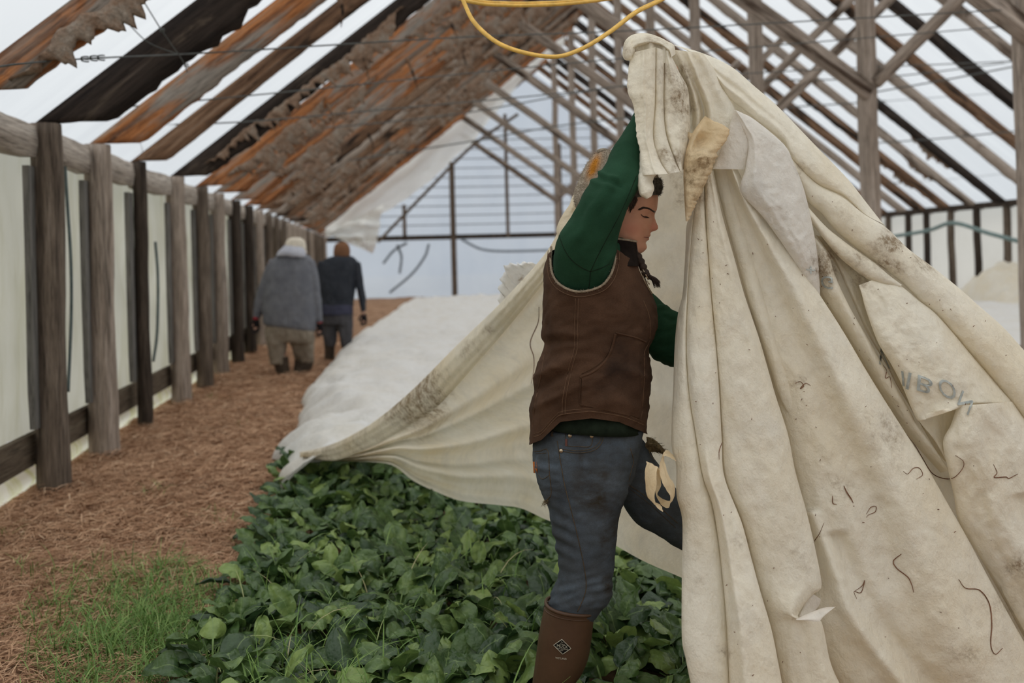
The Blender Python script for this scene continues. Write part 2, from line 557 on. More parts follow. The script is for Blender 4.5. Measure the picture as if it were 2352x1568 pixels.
# ------------------------------------------------------------------ side posts, their planks, wall plates
def log_mesh(x, y, z0, z1, r, lean=(0, 0), seed=0, rough=0.09):
    rings = []
    n = 18
    for z in np.linspace(z0, z1, 30):
        t = (z - z0) / (z1 - z0)
        ring = []
        for a in np.linspace(0, 2 * math.pi, n, endpoint=False):
            k = 1 + rough * fbm((math.cos(a) * 1.7 + seed * 5, math.sin(a) * 1.7, z * 1.1)) + 0.05 * fbm((math.cos(a) * 6, math.sin(a) * 6 + seed, z * 0.9))
            k *= 1.0 + 0.10 * (1 - t) ** 3
            ring.append((x + lean[0] * t + r * k * math.cos(a) + 0.02 * fbm((seed, z * 0.8, 1)), y + lean[1] * t + r * k * math.sin(a), z))
        rings.append(ring)
    return MB().loft(rings)

LEFT_Y = [6.75, 7.91, 9.21, 10.8, 12.2, 13.4, 14.9]
while LEFT_Y[-1] < 36.5:
    LEFT_Y.append(LEFT_Y[-1] + 1.37)
post_look = [(1, 'dark weathered'), (0, 'grey weathered'), (2, 'slim blackish'), (0, 'pale grey'), (1, 'brown grey'), (0, 'silvery grey'), (2, 'dark brown')]
for i, y in enumerate(LEFT_Y):
    mi, look = post_look[i] if i < 7 else random.choice(post_look)
    r = [0.095, 0.10, 0.062, 0.098, 0.092, 0.095, 0.09][i] if i < 7 else random.uniform(0.075, 0.095)
    o = log_mesh(XL, y, -0.06, 2.36, r, (0.0, 0), i + 1).build('wall_post', M_POST[mi], origin=(XL, y, 0))
    nth = 'nearest' if i == 0 else ORD[i] + ' from the camera'
    tag(o, '%s log post along the left wall, %s' % (look, nth) if i else
        'dark weathered log post along the left wall, nearest to the camera', 'post', 'log posts along the left wall')
    if i < 10:
        top = 2.08
        mb = MB()
        rings = []
        for z in np.linspace(0.42, top, 8):
            w = 0.07 if z > 0.5 else 0.045
            rings.append([(-2.215 + dx, y - 0.11 + 0.01 * fbm((i, z, 2)) + dy, z) for dx, dy in ((-.02, -w), (.02, -w), (.02, w), (-.02, w))])
        mb.loft(rings)
        o = mb.build('wall_plank', M_PLANK, smooth=False, origin=(-2.225, y - 0.13, 0.42))
        tag(o, 'flat silver grey plank fixed to the wall beside the %s log post' % ('nearest' if i == 0 else ORD[i]), 'plank', 'upright planks on the left wall')
for i in range(12):
    y0 = 5.35 if i == 0 else LEFT_Y[i - 1] + 0.11
    y1 = LEFT_Y[i] - 0.11
    mb = MB()
    rings = []
    for y in np.linspace(y0, y1, 9):
        t = 0.10 + 0.015 * fbm((y * 2, 1, i))
        rings.append([(-2.22 + a, y, 2.24 + b + 0.02 * fbm((y, 3, 1))) for a, b in ((-.05, -t), (.05, -t), (.065, 0), (.05, t), (-.05, t))])
    mb.loft(rings)
    o = mb.build('wall_plate', M_PLATE, origin=(-2.22, (y0 + y1) / 2, 2.24))
    tag(o, 'pale weathered beam on top of the left wall %s' % ('in front of the nearest post' if i == 0 else 'between the %s and %s posts' % (ORD[i - 1], ORD[i])),
        'beam', 'beams on top of the left wall')

RIGHT_Y = [19.5, 20.94, 22.08, 23.18, 24.3, 25.22, 26.28, 27.4, 28.6, 29.8, 31.0, 32.2, 33.4, 34.6, 35.8, 37.0]
for i, y in enumerate(RIGHT_Y[:9]):
    mi = (2, 1, 2, 1, 2, 2, 1, 2, 2)[i]
    o = log_mesh(XR, y, -0.05, 2.36, 0.085, (0, 0), i + 40).build('wall_post', M_POST[mi], origin=(XR, y, 0))
    tag(o, 'dark post along the far right plastic wall, %s' % ('nearest of the row' if i == 0 else ORD[i] + ' from the near end'),
        'post', 'posts along the right wall')
mb = MB()
mb.box((XR, 28.5, 2.36), (0.14, 18.6, 0.14))
tag(mb.build('wall_plate', M_POST[2], smooth=False, origin=(XR, 28.5, 2.36)), 'dark beam along the top of the far right wall', 'beam')

# ------------------------------------------------------------------ rafters
SL = math.atan(PITCH)
LEN = (XC - XL) / math.cos(SL)
def rafter_mesh(d, t, rag, seed, x0=-0.2, x1=None, n=170, taper=1.0):
    x1 = LEN if x1 is None else x1
    rings = []
    for x in np.linspace(x0, x1, n):
        k = d * (1 + 0.10 * fbm((x * 0.7, seed * 3.1, 0)))
        rg = rag * (0.55 * fbm((x * 3.1, seed * 7.7, 1)) + 0.45 * fbm((x * 11, seed * 1.7, 2)) + 0.2 * fbm((x * 31, seed, 3)))
        zb = -k - rg
        if rag > 0.03:
            zb = min(zb, -0.35 * d)
        zb = max(zb, min(-0.012, (-0.03 - x * math.sin(SL)) / math.cos(SL)))
        e = 0.012 * fbm((x * 5, seed, 9))
        y1 = t / 2
        rings.append([(x, -y1, 0), (x, -y1 - e, zb * 0.35), (x, -y1 + e, zb * 0.7), (x, -y1 * 0.85, zb), (x, y1 * 0.7, zb * 0.97 + 0.3 * rg),
                      (x, y1 - e, zb * 0.6), (x, y1, 0)])
    return MB().loft(rings)
def slab_mesh(x0, x1, ztop, hgt, y0, th, seed, n=50, rag=1.0, tat=0.0):
    """a ragged strip of bark and rotten wood hanging on the face of a rafter"""
    rings = []
    for i, x in enumerate(np.linspace(x0, x1, n)):
        s = (x - x0) / (x1 - x0)
        env = min(1, 6 * s, 6 * (1 - s))
        h = hgt * env * max(0.10, 0.70 + rag * (0.6 * fbm((x * 2.1, seed * 3.3, 4)) + 0.5 * fbm((x * 9, seed, 5)) + 0.45 * fbm((x * 27, seed, 7)))) + tat * max(0, fbm((x * 5, seed * 2.0, 8)) - 0.25)
        zt = ztop + 0.03 * fbm((x * 4, seed, 6))
        q = []
        for z, yy in ((zt, 0), (zt - h * 0.2, -0.4), (zt - h * 0.4, -0.5), (zt - h * 0.6, -0.4), (zt - h * 0.8, -0.3), (zt - h * 0.92, -0.1), (zt - h, 0.3), (zt - h * 0.6, 0.8), (zt - h * 0.1, 0.8)):
            q.append((x, y0 - th * 0.5 + th * yy + 0.018 * fbm((x * 5, z * 9, seed)) + 0.012 * fbm((x * 24, z * 24, seed)), z + 0.02 * fbm((x * 16, z * 16, seed))))
        rings.append(q)
    return MB().loft(rings)

def place_left(o, y):
    c, s = math.cos(SL), math.sin(SL)
    o.matrix_world = Matrix(((c, 0, -s, XL), (0, 1, 0, y), (s, 0, c, EAVE), (0, 0, 0, 1)))
def place_right(o, y):
    c, s = math.cos(SL), math.sin(SL)
    o.matrix_world = Matrix(((-c, 0, s, XR), (0, -1, 0, y), (s, 0, c, EAVE), (0, 0, 0, 1)))
def local_part(mb, name, mat, parent):
    me_o = mb.build(name, mat)
    me_o.parent = parent
    return me_o

# depth, thickness, raggedness, material, look, [bark strips: x0, x1, ztop, height]
near = {
    0: (0.22, 0.07, 0.05, 3, 'rust streaked rotten rafter with grey bark hanging off, at the upper left corner', [(0.2, 2.6, -0.13, 0.17)]),
    1: (0.29, 0.08, 0.09, 0, 'black rotten rafter with a ragged lower edge, standing on the nearest post', []),
    2: (0.235, 0.07, 0.035, 1, 'bright orange and grey rafter next behind the black rotten one', [(2.35, 4.4, -0.14, 0.15)]),
    3: (0.17, 0.11, 0.012, 2, 'straight dark rafter with a clean grey underside', []),
    4: (0.24, 0.08, 0.06, 0, 'dark rafter with thick grey fibrous bark on its lower half', [(0.3, 3.0, -0.12, 0.22), (4.2, 5.6, -0.15, 0.16)]),
    5: (0.25, 0.08, 0.05, 1, 'rusty orange rafter with frayed grey lower edge', [(0.3, 1.8, -0.14, 0.24), (3.0, 4.6, -0.16, 0.2)]),
}
RY = [5.5] + LEFT_Y
for i, y in enumerate(RY):
    if i in near:
        d, t, rag, mi, look, strips = near[i]
        lab = look
    else:
        d, t, rag, mi = random.uniform(0.21, 0.26), 0.08, random.uniform(0.03, 0.07), random.choice([1, 3, 3, 2, 4, 2])
        strips = []
        if i < 17:
            x = random.uniform(0.2, 0.8)
            while x < 8.5:
                w = random.uniform(0.8, 2.2)
                strips.append((x, x + w, -0.13, random.uniform(0.14, 0.25)))
                x += w + random.uniform(0.6, 2.6)
        lab = '%s rafter of the left roof slope, %s from the upper left corner' % (
            {1: 'rusty orange', 3: 'rust and grey', 2: 'dark brown', 4: 'greyish brown'}[mi], ORD[i])
    o = rafter_mesh(d, t, rag, i + 1).build('rafter', M_WOODX[mi])
    place_left(o, y)
    tag(o, lab, 'rafter', 'rafters of the left roof slope')
    for k, (a, b, zt, h) in enumerate(strips):
        p = local_part(slab_mesh(a, b, zt, h, -t / 2 - 0.012, 0.035, i * 3 + k + 0.5, max(30, int((b - a) * 60)), 0.9, 0.14), 'peeling_bark', M_BATT, o)
        p['label'] = 'ragged grey fibrous bark'
    if i in (2, 4, 5, 6, 8, 9, 11):
        for k in range(2):
            x = random.uniform(1.5, 6.0)
            mb = MB()
            mb.tube([(x, -t / 2 - .02, -d * 0.8), (x - 0.06, -t / 2 - .04, -d - 0.14), (x - 0.16, -t / 2 - .02, -d - random.uniform(0.22, 0.4))], [0.025, 0.016, 0.003], 5, 0, 8)
            local_part(mb, 'hanging_splinter', M_WOODX[2], o)['label'] = 'dark splinter hanging down'

RRY = [5.2, 6.4, 7.6, 8.8, 10.0, 11.2, 12.4, 13.6, 14.8, 16.0, 17.2, 18.35] + RIGHT_Y
for i, y in enumerate(RRY):
    mi = random.choice([2, 4, 4, 2, 0, 3])
    o = rafter_mesh(random.uniform(0.19, 0.23), 0.075, random.choice([0.008, 0.015, 0.03]), i + 60, n=90).build('rafter', M_WOODX[mi])
    place_right(o, y)
    tag(o, '%s rafter of the right roof slope, %s from the camera end' % (
        {0: 'blackened', 2: 'dark brown', 3: 'rust flecked', 4: 'greyish brown'}[mi], ORD[i]), 'rafter', 'rafters of the right roof slope')
    if i in (13, 14, 15, 9):
        p = local_part(slab_mesh(random.uniform(0.4, 1.5), random.uniform(2.0, 3.2), -0.16, 0.13, -0.05, 0.03, i + 0.3, 40, 1.0, 0.1), 'peeling_bark', M_BATT, o)

# ------------------------------------------------------------------ ridge posts with braces
RP_Y = [8.45, 11.5, 15.1, 18.1, 21.2, 24.2, 27.3, 30.4, 33.5]
def bar(a, b, w, h, mat, seed=0):
    a, b = np.asarray(a, float), np.asarray(b, float)
    t = (b - a) / np.linalg.norm(b - a)
    s = np.array([0, 1.0, 0])
    u = np.cross(t, s)
    u /= np.linalg.norm(u)
    rings = []
    for k in np.linspace(0, 1, 24):
        c = a + (b - a) * k + u * 0.012 * fbm((k * 4, seed, 1))
        e = 1 + 0.07 * fbm((k * 9, seed, 2))
        rings.append([c + u * h * e * p + s * w * q for p, q in ((-.5, -.5), (-.5, .5), (.5, .5), (.5, -.5))])
    m = MB().loft(rings)
    # local frame along the bar so that the grain follows it
    v = np.vstack(m.v) - a
    loc = np.stack([v @ t, v @ s, v @ u], 1)
    m.v = [loc]
    o = m.build('brace', mat)
    o.matrix_world = Matrix(((t[0], s[0], u[0], a[0]), (t[1], s[1], u[1], a[1]), (t[2], s[2], u[2], a[2]), (0, 0, 0, 1)))
    return o
for i, y in enumerate(RP_Y):
    nth = 'nearest to the camera, at the right edge' if i == 0 else ORD[i] + ' from the camera'
    o = log_mesh(XC, y, -0.05, RIDGE - 0.1, 0.115 if i < 3 else 0.10, (-0.04 if i == 0 else 0.0, 0), i + 80, 0.05).build('ridge_post', M_POST[0], origin=(XC, y, 0))
    tag(o, 'tall greyish post under the ridge, %s' % nth, 'post', 'posts under the roof ridge')
    w, h = 0.07, 0.21 if i < 3 else 0.17
    o = bar((XC - 0.02, y - 0.10, 3.30), (2.35, y - 0.10, 5.86), w, h, M_WOODX[4], i)
    tag(o, 'grey timber brace rising to the left roof slope from the %s ridge post' % ('nearest' if i == 0 else ORD[i]), 'brace', 'braces to the left roof slope')
    o = bar((XC + 0.05, y - 0.10, 3.42), (9.0, y - 0.10, 6.22), w, 0.15, M_WOODX[4], i + 20)
    tag(o, 'grey timber brace rising to the right roof slope from the %s ridge post' % ('nearest' if i == 0 else ORD[i]), 'brace', 'braces to the right roof slope')

# ------------------------------------------------------------------ far gable framing
for k, (px, yt, yb, look) in enumerate(((930, 470, 553, 'short thin stud standing on the gable beam'), (1045, 372, 682, 'brown post standing full height in the gable wall'),
                               (1167, 262, 545, 'tall thin stud standing on the gable beam'), (1290, 330, 548, 'pale stud right of the tall thin gable stud'))):
    a, b = P(px, yb, 37.6), P(px - (yb - yt) * 0.026, yt, 37.6)
    w = 0.20 if k == 1 else 0.13
    mb = MB()
    mb.loft([[p + w / 2 * (dx * R_ + dy * F_) for dx, dy in ((-1, -1), (1, -1), (1, 1), (-1, 1))] for p in (a, (a + b) / 2, b)])
    tag(mb.build('gable_stud', M_POST[1], smooth=False, origin=a), look, 'stud', 'studs of the far gable wall')
mb = MB()
mb.box((3.5, 37.75, 2.27), (11.6, 0.16, 0.18))
tag(mb.build('gable_beam', M_POST[2], smooth=False, origin=(3.5, 37.75, 2.27)), 'dark horizontal beam across the far gable wall', 'beam')
M_WIRE = plain('dull_galvanised_wire', (0.07, 0.075, 0.07), 0.6, 0.4, 0.3)
M_LATH = plain('grey_lath', (0.28, 0.30, 0.33), 0.8, 0.2, 0.2)
for k in range(11):
    z = 2.75 + 0.36 * k
    x0 = max(XL, XL + (z - EAVE) / PITCH) + 0.35
    mb = MB()
    mb.tube([(x0, 38.1, z + 0.03 * fbm((k, 1, 1))), (5.0, 38.1, z), (9.5, 38.1, z + 0.04)], 0.022, 5, 0, 10)
    tag(mb.build('gable_lath', M_LATH, origin=(x0, 38.1, z)), 'thin grey line across the far gable, %s above its beam' % ORD[k], 'lath', 'lines across the far gable')
# milky liner hanging along the rake at the far end and its torn corner
G = []
for t in np.linspace(0, 1, 60):
    x = -1.75 + (XC + 1.6) * t
    zt = roof_z(x) + 0.03
    hang = 0.55 + 0.85 * math.sin(math.pi * min(1, t * 1.2)) + 0.12 * fbm((t * 9, 1, 5))
    G.append([(x, 30.6 + 0.10 * fbm((t * 8, v * 2, 2)), zt - hang * v + 0.03 * fbm((t * 20, v, 6)) * v) for v in np.linspace(0, 1, 12)])
o = MB().grid(G).build('hanging_liner', M_LINER)
tag(o, 'milky plastic liner hanging along the rake at the far left end', 'plastic liner')
def px_sheet(pts_l, pts_r, n, m, amp, seed):
    L, R = crom(pts_l, n), crom(pts_r, n)
    G = []
    for i in range(n):
        row = []
        for v in np.linspace(0, 1, m):
            q = L[i] * (1 - v) + R[i] * v
            p = P(*q)
            row.append(p - F_ * amp * fbm((i * 6.0 / n, v * 3, seed)))
        G.append(row)
    return G
mb = MB().grid(px_sheet([(738, 535, 29), (770, 545, 29), (800, 558, 29)], [(880, 470, 29), (870, 530, 29), (858, 582, 29)], 14, 14, 0.3, 3))
tag(mb.build('torn_liner_corner', M_LINER), 'torn corner of milky plastic dangling beside the brown capped man', 'plastic scrap')
mb = MB()
mb.tube([P(868, 556, 28.5), P(980, 440, 28.5), P(1085, 335, 28.5), P(1190, 262, 28.5)], 0.045, 6, 0, 20)
tag(mb.build('liner_batten', M_POST[1]), 'thin batten along the lower edge of the hanging liner', 'batten')

# soil heap, far bedding
mb = MB()
G = []
for u in np.linspace(0, 1, 30):
    G.append([(-1.6 + 2.6 * u, 22 + 9 * v, 0.34 * math.sin(math.pi * u) * math.sin(math.pi * v) ** 0.7 * (1 + 0.3 * fbm((u * 4, v * 4, 1))) - 0.02) for v in np.linspace(0, 1, 30)])
tag(mb.grid(G).build('soil_heap', M_SOIL), 'low heap of brown soil beyond the two walking men', 'heap')

# ------------------------------------------------------------------ wires, hoses, cord
def wire(name, pts, r, label, cat='wire', mat=None, group=None, n=5, sm=40, kinks=()):
    mb = MB()
    p = [P(*q) for q in pts]
    c = crom3(p, sm)
    mb.tube(c, r, n)
    for k in kinks:
        q = P(*k)
        a = np.linspace(0, 4 * math.pi, 26)
        mb.tube(np.stack([q[0] + r * 3.4 * np.cos(a), q[1] + r * 3.4 * np.sin(a), q[2] + r * 2.2 * (a / 6 - 1)], 1), r * 0.8, 5)
    return tag(mb.build(name, mat or M_WIRE, origin=p[0]), label, cat, group)
WG = 'wires strung across the greenhouse'
wire('tie_wire', [(-20, 156, 4.95), (60, 145, 5.0), (210, 134, 5.6), (500, 120, 6.6), (1050, 86, 7.4), (1500, 68, 8.1), (2335, 21, 9.0)], 0.0055,
     'twisted tie wire crossing the upper left rafters, nearest of the wires', 'wire', None, WG, 6, 80, [(160, 137, 5.4), (195, 136, 5.5), (215, 134, 5.6), (232, 133, 5.65)])
wire('tie_wire', [(170, 255, 7.4), (400, 236, 7.7), (720, 205, 8.2), (1060, 170, 8.9), (1500, 128, 9.6), (2340, 58, 10.6)], 0.006,
     'tie wire strung just below the nearest one', 'wire', None, WG, 5, 60, [(235, 252, 7.4)])
wire('tie_wire', [(330, 287, 8.8), (560, 280, 9.1), (900, 250, 9.9), (1280, 215, 11), (1700, 170, 12), (2340, 140, 13)], 0.007, 'third tie wire down across the left rafters', 'wire', None, WG)
wire('tie_wire', [(680, 300, 14), (1050, 262, 15), (1500, 190, 16.5), (1990, 180, 17), (2345, 140, 18)], 0.011, 'tie wire behind the raised row cover', 'wire', None, WG)
wire('tie_wire', [(700, 385, 19), (1050, 330, 20), (1400, 275, 21), (1990, 235, 22), (2345, 210, 23)], 0.015, 'distant tie wire above the far gable beam', 'wire', None, WG)
wire('tie_wire', [(330, 365, 9.0), (318, 320, 8.8), (265, 262, 8.4), (190, 250, 7.5)], 0.005, 'loose wire end curling under the orange rafter', 'wire', None, WG)
wire('tie_wire', [(245, 0, 6.0), (300, 60, 6.1), (345, 100, 6.2), (410, 125, 6.4)], 0.0035, 'thin wire dangling left of the black rafter top', 'wire', None, WG)
wire('tie_wire', [(322, -10, 6.0), (365, 60, 6.05), (382, 85, 6.1), (420, 140, 6.4), (430, 165, 6.5)], 0.004, 'kinked wire dangling in front of the black rafter', 'wire', None, WG, 5, 40, [(372, 70, 6.05), (428, 150, 6.45)])
for k, (y0, y1, z) in enumerate(((425, 395, 26), (330, 300, 20), (215, 150, 17))):
    wire('tie_wire', [(1990, y0, z), (2160, (y0 + y1) / 2 + 3, z - 1), (2345, y1, z - 2)], 0.012, 'tie wire across the right slope, %s up' % ORD[k], 'wire', None, WG)
wire('irrigation_hose', [(2040, 545, 26), (2130, 530, 24.5), (2190, 512, 23), (2270, 535, 21.5), (2345, 555, 20)], 0.05,
     'grey green hose sagging along the far right wall', 'hose', plain('grey_green_hose', (0.17, 0.24, 0.23), 0.6))
M_HOSE = plain('teal_grey_conduit', (0.10, 0.13, 0.13), 0.6)
wire('conduit', [(147, 345, 6.95), (155, 470, 6.95), (163, 600, 6.95), (164, 720, 6.95), (157, 900, 6.9)], 0.012, 'thin grey conduit hanging beside the nearest post', 'conduit', M_HOSE, 'conduits on the left wall')
wire('conduit', [(357, 555, 9.3), (363, 640, 9.3), (361, 760, 9.3), (352, 830, 9.3)], 0.014, 'thin grey conduit hanging beside the slim dark post', 'conduit', M_HOSE, 'conduits on the left wall')
for k, pts in enumerate(([(880, 605, 37), (905, 575, 37), (935, 558, 37)], [(918, 628, 37), (922, 590, 37), (912, 562, 37)],
                         [(895, 672, 37), (945, 630, 37), (975, 590, 37), (985, 560, 37)], [(1060, 550, 37), (1120, 575, 37), (1250, 575, 37), (1330, 570, 37)])):
    pts = [(a, b, 37.72) for a, b, c in pts]
    wire('loose_hose', pts, 0.05, ['short loose hose end slanting below the gable beam', 'short loose hose end hanging straight below the gable beam',
         'long loose hose curving down from the gable beam', 'sagging hose right of the brown gable post'][k], 'hose', plain('slate_hose', (0.22, 0.26, 0.30), 0.7), 'hoses under the gable beam')
M_CORD = plain('yellow_cord', (0.72, 0.44, 0.10), 0.55, 0.3, 0.2, 30)
cord = MB()
for off in (0.0, 0.010):
    cord.tube([P(x, y - off * 350 * (0.4 + 0.6 * abs(x - 1265) / 230), z + off) for x, y, z in ((1040, -60, 3.45), (1066, 8, 3.4), (1095, 60, 3.35), (1160, 108, 3.3), (1262, 131, 3.3),
              (1330, 116, 3.35), (1400, 75, 3.4), (1460, 30, 3.45), (1520, 0, 3.5), (1620, -60, 3.6))], 0.0062, 8, 0, 70)
tag(cord.build('extension_cord', M_CORD, origin=P(1262, 131, 3.3)), 'yellow double cord looping down at the top of the picture', 'cord')
cord = MB()
for off in (0.0, 0.010):
    cord.tube([P(x, y - off * 500, z + off) for x, y, z in ((1000, -25, 3.6), (1075, 3, 3.6), (1150, 12, 3.6), (1270, 11, 3.6), (1390, -1, 3.7), (1500, -20, 3.8))], 0.0065, 8, 0, 50)
tag(cord.build('extension_cord', M_CORD, origin=P(1200, 12, 3.6)), 'yellow double cord running flat along the top edge of the picture', 'cord')
from mathutils.bvhtree import BVHTree
# ------------------------------------------------------------------ the raised row cover
cover = thing('row_cover', 'large off-white fabric row cover lifted like a tent by the woman in the brown vest', 'row cover', (0.9, 2.9, 0.0))

DIRT = [  # px, py, radius, strength: soil smears the photograph shows on the fabric
    (925, 920, 34, 1.0), (965, 895, 40, 1.0), (990, 930, 26, 0.9), (895, 945, 22, 0.8), (1010, 905, 22, 0.6), (960, 940, 40, 0.8), (1080, 800, 18, .5),
    (1195, 640, 9, 1.0), (1120, 760, 12, 0.6), (760, 1052, 60, 0.35), (830, 1035, 50, 0.4), (700, 1040, 30, .4),
    (1560, 190, 26, 0.8), (1555, 215, 22, 0.9), (1562, 240, 24, 0.7), (1545, 260, 16, 0.6), (1572, 300, 22, 0.5), (1540, 160, 26, .45), (1525, 345, 14, 0.6),
    (1555, 370, 26, 0.45), (1500, 92, 30, 0.4), (1447, 120, 16, 0.5), (1470, 220, 40, 0.2),
    (1622, 372, 16, 0.9), (1592, 420, 24, 0.9), (1600, 440, 20, 0.7), (1580, 450, 20, 0.6), (1600, 360, 40, 0.3),
    (2048, 552, 18, 0.9), (2030, 600, 20, 0.8), (2010, 570, 12, 0.7), (2055, 620, 14, .7), (2120, 605, 22, .6), (2140, 620, 12, .8), (1935, 480, 14, .4),
    (1970, 600, 16, 0.5), (1880, 590, 14, 0.9), (1895, 625, 16, 0.9), (1900, 600, 10, 0.8), (1870, 580, 8, .8), (1975, 645, 18, 0.7), (1990, 620, 12, .5),
    (2040, 985, 26, 0.45), (2050, 1010, 24, 0.5), (2025, 1040, 22, 0.4), (2055, 1060, 18, .4), (1925, 1115, 16, 0.6), (1945, 1135, 18, 0.6), (1840, 882, 10, 0.7),
    (1834, 390, 7, 1.0), (1680, 332, 4, 1.0), (2230, 1500, 14, 0.6), (2300, 1390, 40, 0.3), (2330, 1300, 18, 0.7), (2200, 1500, 16, .3), (1610, 1290, 20, .4), (1605, 1330, 14, .4),
    (1700, 1250, 22, 0.3), (1840, 1275, 20, .3), (1660, 1500, 14, .5), (1990, 960, 10, .6),
]
def dirt_at(px, py):
    s = 0.0
    px += 16 * fbm((px * .03, py * .03, 1.7)) + 8 * fbm((px * .09, py * .09, 4.1))
    py += 16 * fbm((px * .03, py * .03, 7.7)) + 8 * fbm((px * .09, py * .09, 9.1))
    for x, y, r, k in DIRT:
        d = ((px - x) ** 2 + (py - y) ** 2) / (2.0 * r * r)
        if d < 6:
            s = max(s, k * math.exp(-d))
    return s

def zb(px, py):
    """how far the front of the tent stands from the camera: it flares towards the camera at the foot"""
    t = min(1.3, max(0.0, (py - 250) / 1318.0))
    s = min(1.2, max(0.0, (px - 1580) / 772.0))
    return 3.02 - (0.46 - 0.24 * s) * t ** 1.15 + 0.10 * s

def with_depth(pts, d):
    n = len(pts)
    out = []
    for i, p in enumerate(pts):
        dd = d if np.ndim(d) == 0 else np.interp(i / max(1, n - 1), np.linspace(0, 1, len(d)), d)
        out.append((p[0], p[1], zb(*p) + dd) if len(p) == 2 else (p[0], p[1], p[2] + dd))
    return out

def wrinkle(p, amp, seed):
    a = fbm((p[0] * 5, p[1] * 5, p[2] * 3.2 + seed), 3) * 0.010
    q = fbm((p[0] * 13 + seed, p[1] * 13, p[2] * 9), 3)
    b = (0.5 - abs(q)) * 0.007
    r = fbm((p[0] * 26 - p[2] * 17, p[1] * 20, p[2] * 26 + p[0] * 14 + seed), 2)
    c = (0.4 - abs(r)) * 0.0035
    return amp * (a + b + c)

SURF = {}
def panel(mb, L, R, dl=0.0, dr=0.0, nu=110, nv=30, bulge=0.04, tl=0.03, tr=0.03, prof=None, wr=1.0, seed=0.0, key=None, mat=0, p=0.6, ex=1.0):
    L, R = crom(with_depth(L, dl), nu), crom(with_depth(R, dr), nu)
    rows, dirt, core = [], [], []
    for i in range(nu):
        u = i / (nu - 1)
        a, b = P(*L[i]), P(*R[i])
        w = np.linalg.norm(b - a)
        bu = min(bulge if np.ndim(bulge) == 0 else np.interp(u, np.linspace(0, 1, len(bulge)), bulge), 0.42 * w)
        t1 = tl if np.ndim(tl) == 0 else np.interp(u, np.linspace(0, 1, len(tl)), tl)
        t2 = tr if np.ndim(tr) == 0 else np.interp(u, np.linspace(0, 1, len(tr)), tr)
        cols = []
        if np.max(tl) > 0:
            cols += [(0.22, -t1 * 2.6), (0.07, -t1 * 1.5), (0.012, -t1 * 0.6)]
        for v in np.linspace(0, 1, nv):
            off = bu * math.sin(math.pi * v) ** p
            if prof:
                off += prof(u, v)
            cols.append((v, off))
        if np.max(tr) > 0:
            cols += [(0.988, -t2 * 0.6), (0.93, -t2 * 1.5), (0.78, -t2 * 2.6)]
        row, dr_ = [], []
        for v, off in cols:
            q = a + (b - a) * v
            d = CAM - q
            d /= np.linalg.norm(d)
            px, py = L[i][0] + (R[i][0] - L[i][0]) * v, L[i][1] + (R[i][1] - L[i][1]) * v
            row.append(q + d * (off + wrinkle(q, wr, seed) * min(1, 6 * v + .15, 6 * (1 - v) + .15)))
            dr_.append(dirt_at(px, py))
        rows.append(row)
        dirt.append(dr_)
    mb.grid(rows, mat, False, dirt)
    if key:
        o = 3 if (tl if np.ndim(tl) == 0 else max(tl)) > 0 else 0
        SURF[key] = (L, R, np.array(rows)[:, o:o + nv])
    return mb

def on_panel(key, px, py, lift=0.003):
    """point on a panel's surface under the pixel (px, py)"""
    L, R, G = SURF[key]
    best = None
    nu, nv = G.shape[:2]
    X = L[:, None, 0] + (R[:, None, 0] - L[:, None, 0]) * np.linspace(0, 1, nv)[None]
    Y = L[:, None, 1] + (R[:, None, 1] - L[:, None, 1]) * np.linspace(0, 1, nv)[None]
    D = (X - px) ** 2 + (Y - py) ** 2
    k = np.argsort(D.ravel())[:6]
    w = 1 / (D.ravel()[k] + 1.0)
    z = ((G.reshape(-1, 3)[k] - CAM) @ F_ * w).sum() / w.sum()
    return P(px, py, z - lift)

g = lambda u, v, c, s: math.exp(-((v - c) / s) ** 2)
# --- traced fold lines (photograph pixels)
A_ = [(1600, 420), (1593, 477), (1577, 517), (1574, 578), (1568, 673), (1557, 721), (1550, 788), (1546, 896), (1543, 960), (1543, 1028), (1553, 1070), (1554, 1138), (1567, 1198), (1566, 1326), (1566, 1462), (1575, 1513), (1590, 1590), (1600, 1660)]
B_ = [(1612, 400), (1597, 479), (1586, 578), (1580, 673), (1577, 801), (1583, 900), (1596, 985), (1614, 1092), (1635, 1155), (1650, 1240), (1660, 1330), (1668, 1420), (1672, 1500), (1676, 1590), (1680, 1660)]
C_ = [(1634, 372), (1637, 395), (1649, 450), (1660, 498), (1686, 590), (1711, 680), (1743, 775), (1769, 865), (1782, 910), (1810, 998), (1827, 1083), (1852, 1173), (1873, 1262), (1887, 1345), (1868, 1364), (1845, 1392), (1832, 1418), (1858, 1424), (1886, 1426), (1908, 1522), (1938, 1590), (1965, 1660)]
D_ = [(1618, 410), (1622, 520), (1634, 680), (1645, 800), (1652, 900), (1658, 1010), (1664, 1095), (1703, 1198), (1724, 1275), (1746, 1356), (1771, 1441), (1786, 1513), (1800, 1590), (1812, 1660)]
Et = [(1672, 360), (1682, 400), (1699, 455), (1716, 530), (1744, 641), (1772, 737), (1800, 830), (1838, 930)]
Ft = [(1690, 380), (1720, 440), (1762, 507), (1826, 597), (1880, 673), (1935, 758), (1990, 851), (2029, 914), (2080, 994), (2123, 1062), (2174, 1151), (2225, 1241), (2268, 1322), (2319, 1415), (2372, 1510), (2440, 1640)]
C3 = [(1650, 380), (1662, 450), (1690, 560), (1718, 690), (1752, 820), (1782, 920), (1806, 1010), (1828, 1110), (1852, 1220), (1862, 1330), (1862, 1420), (1898, 1520), (1935, 1600), (1955, 1660)]
BK_L = [(1604, 400), (1600, 600), (1575, 800), (1565, 1000), (1580, 1200), (1585, 1400), (1610, 1660)]
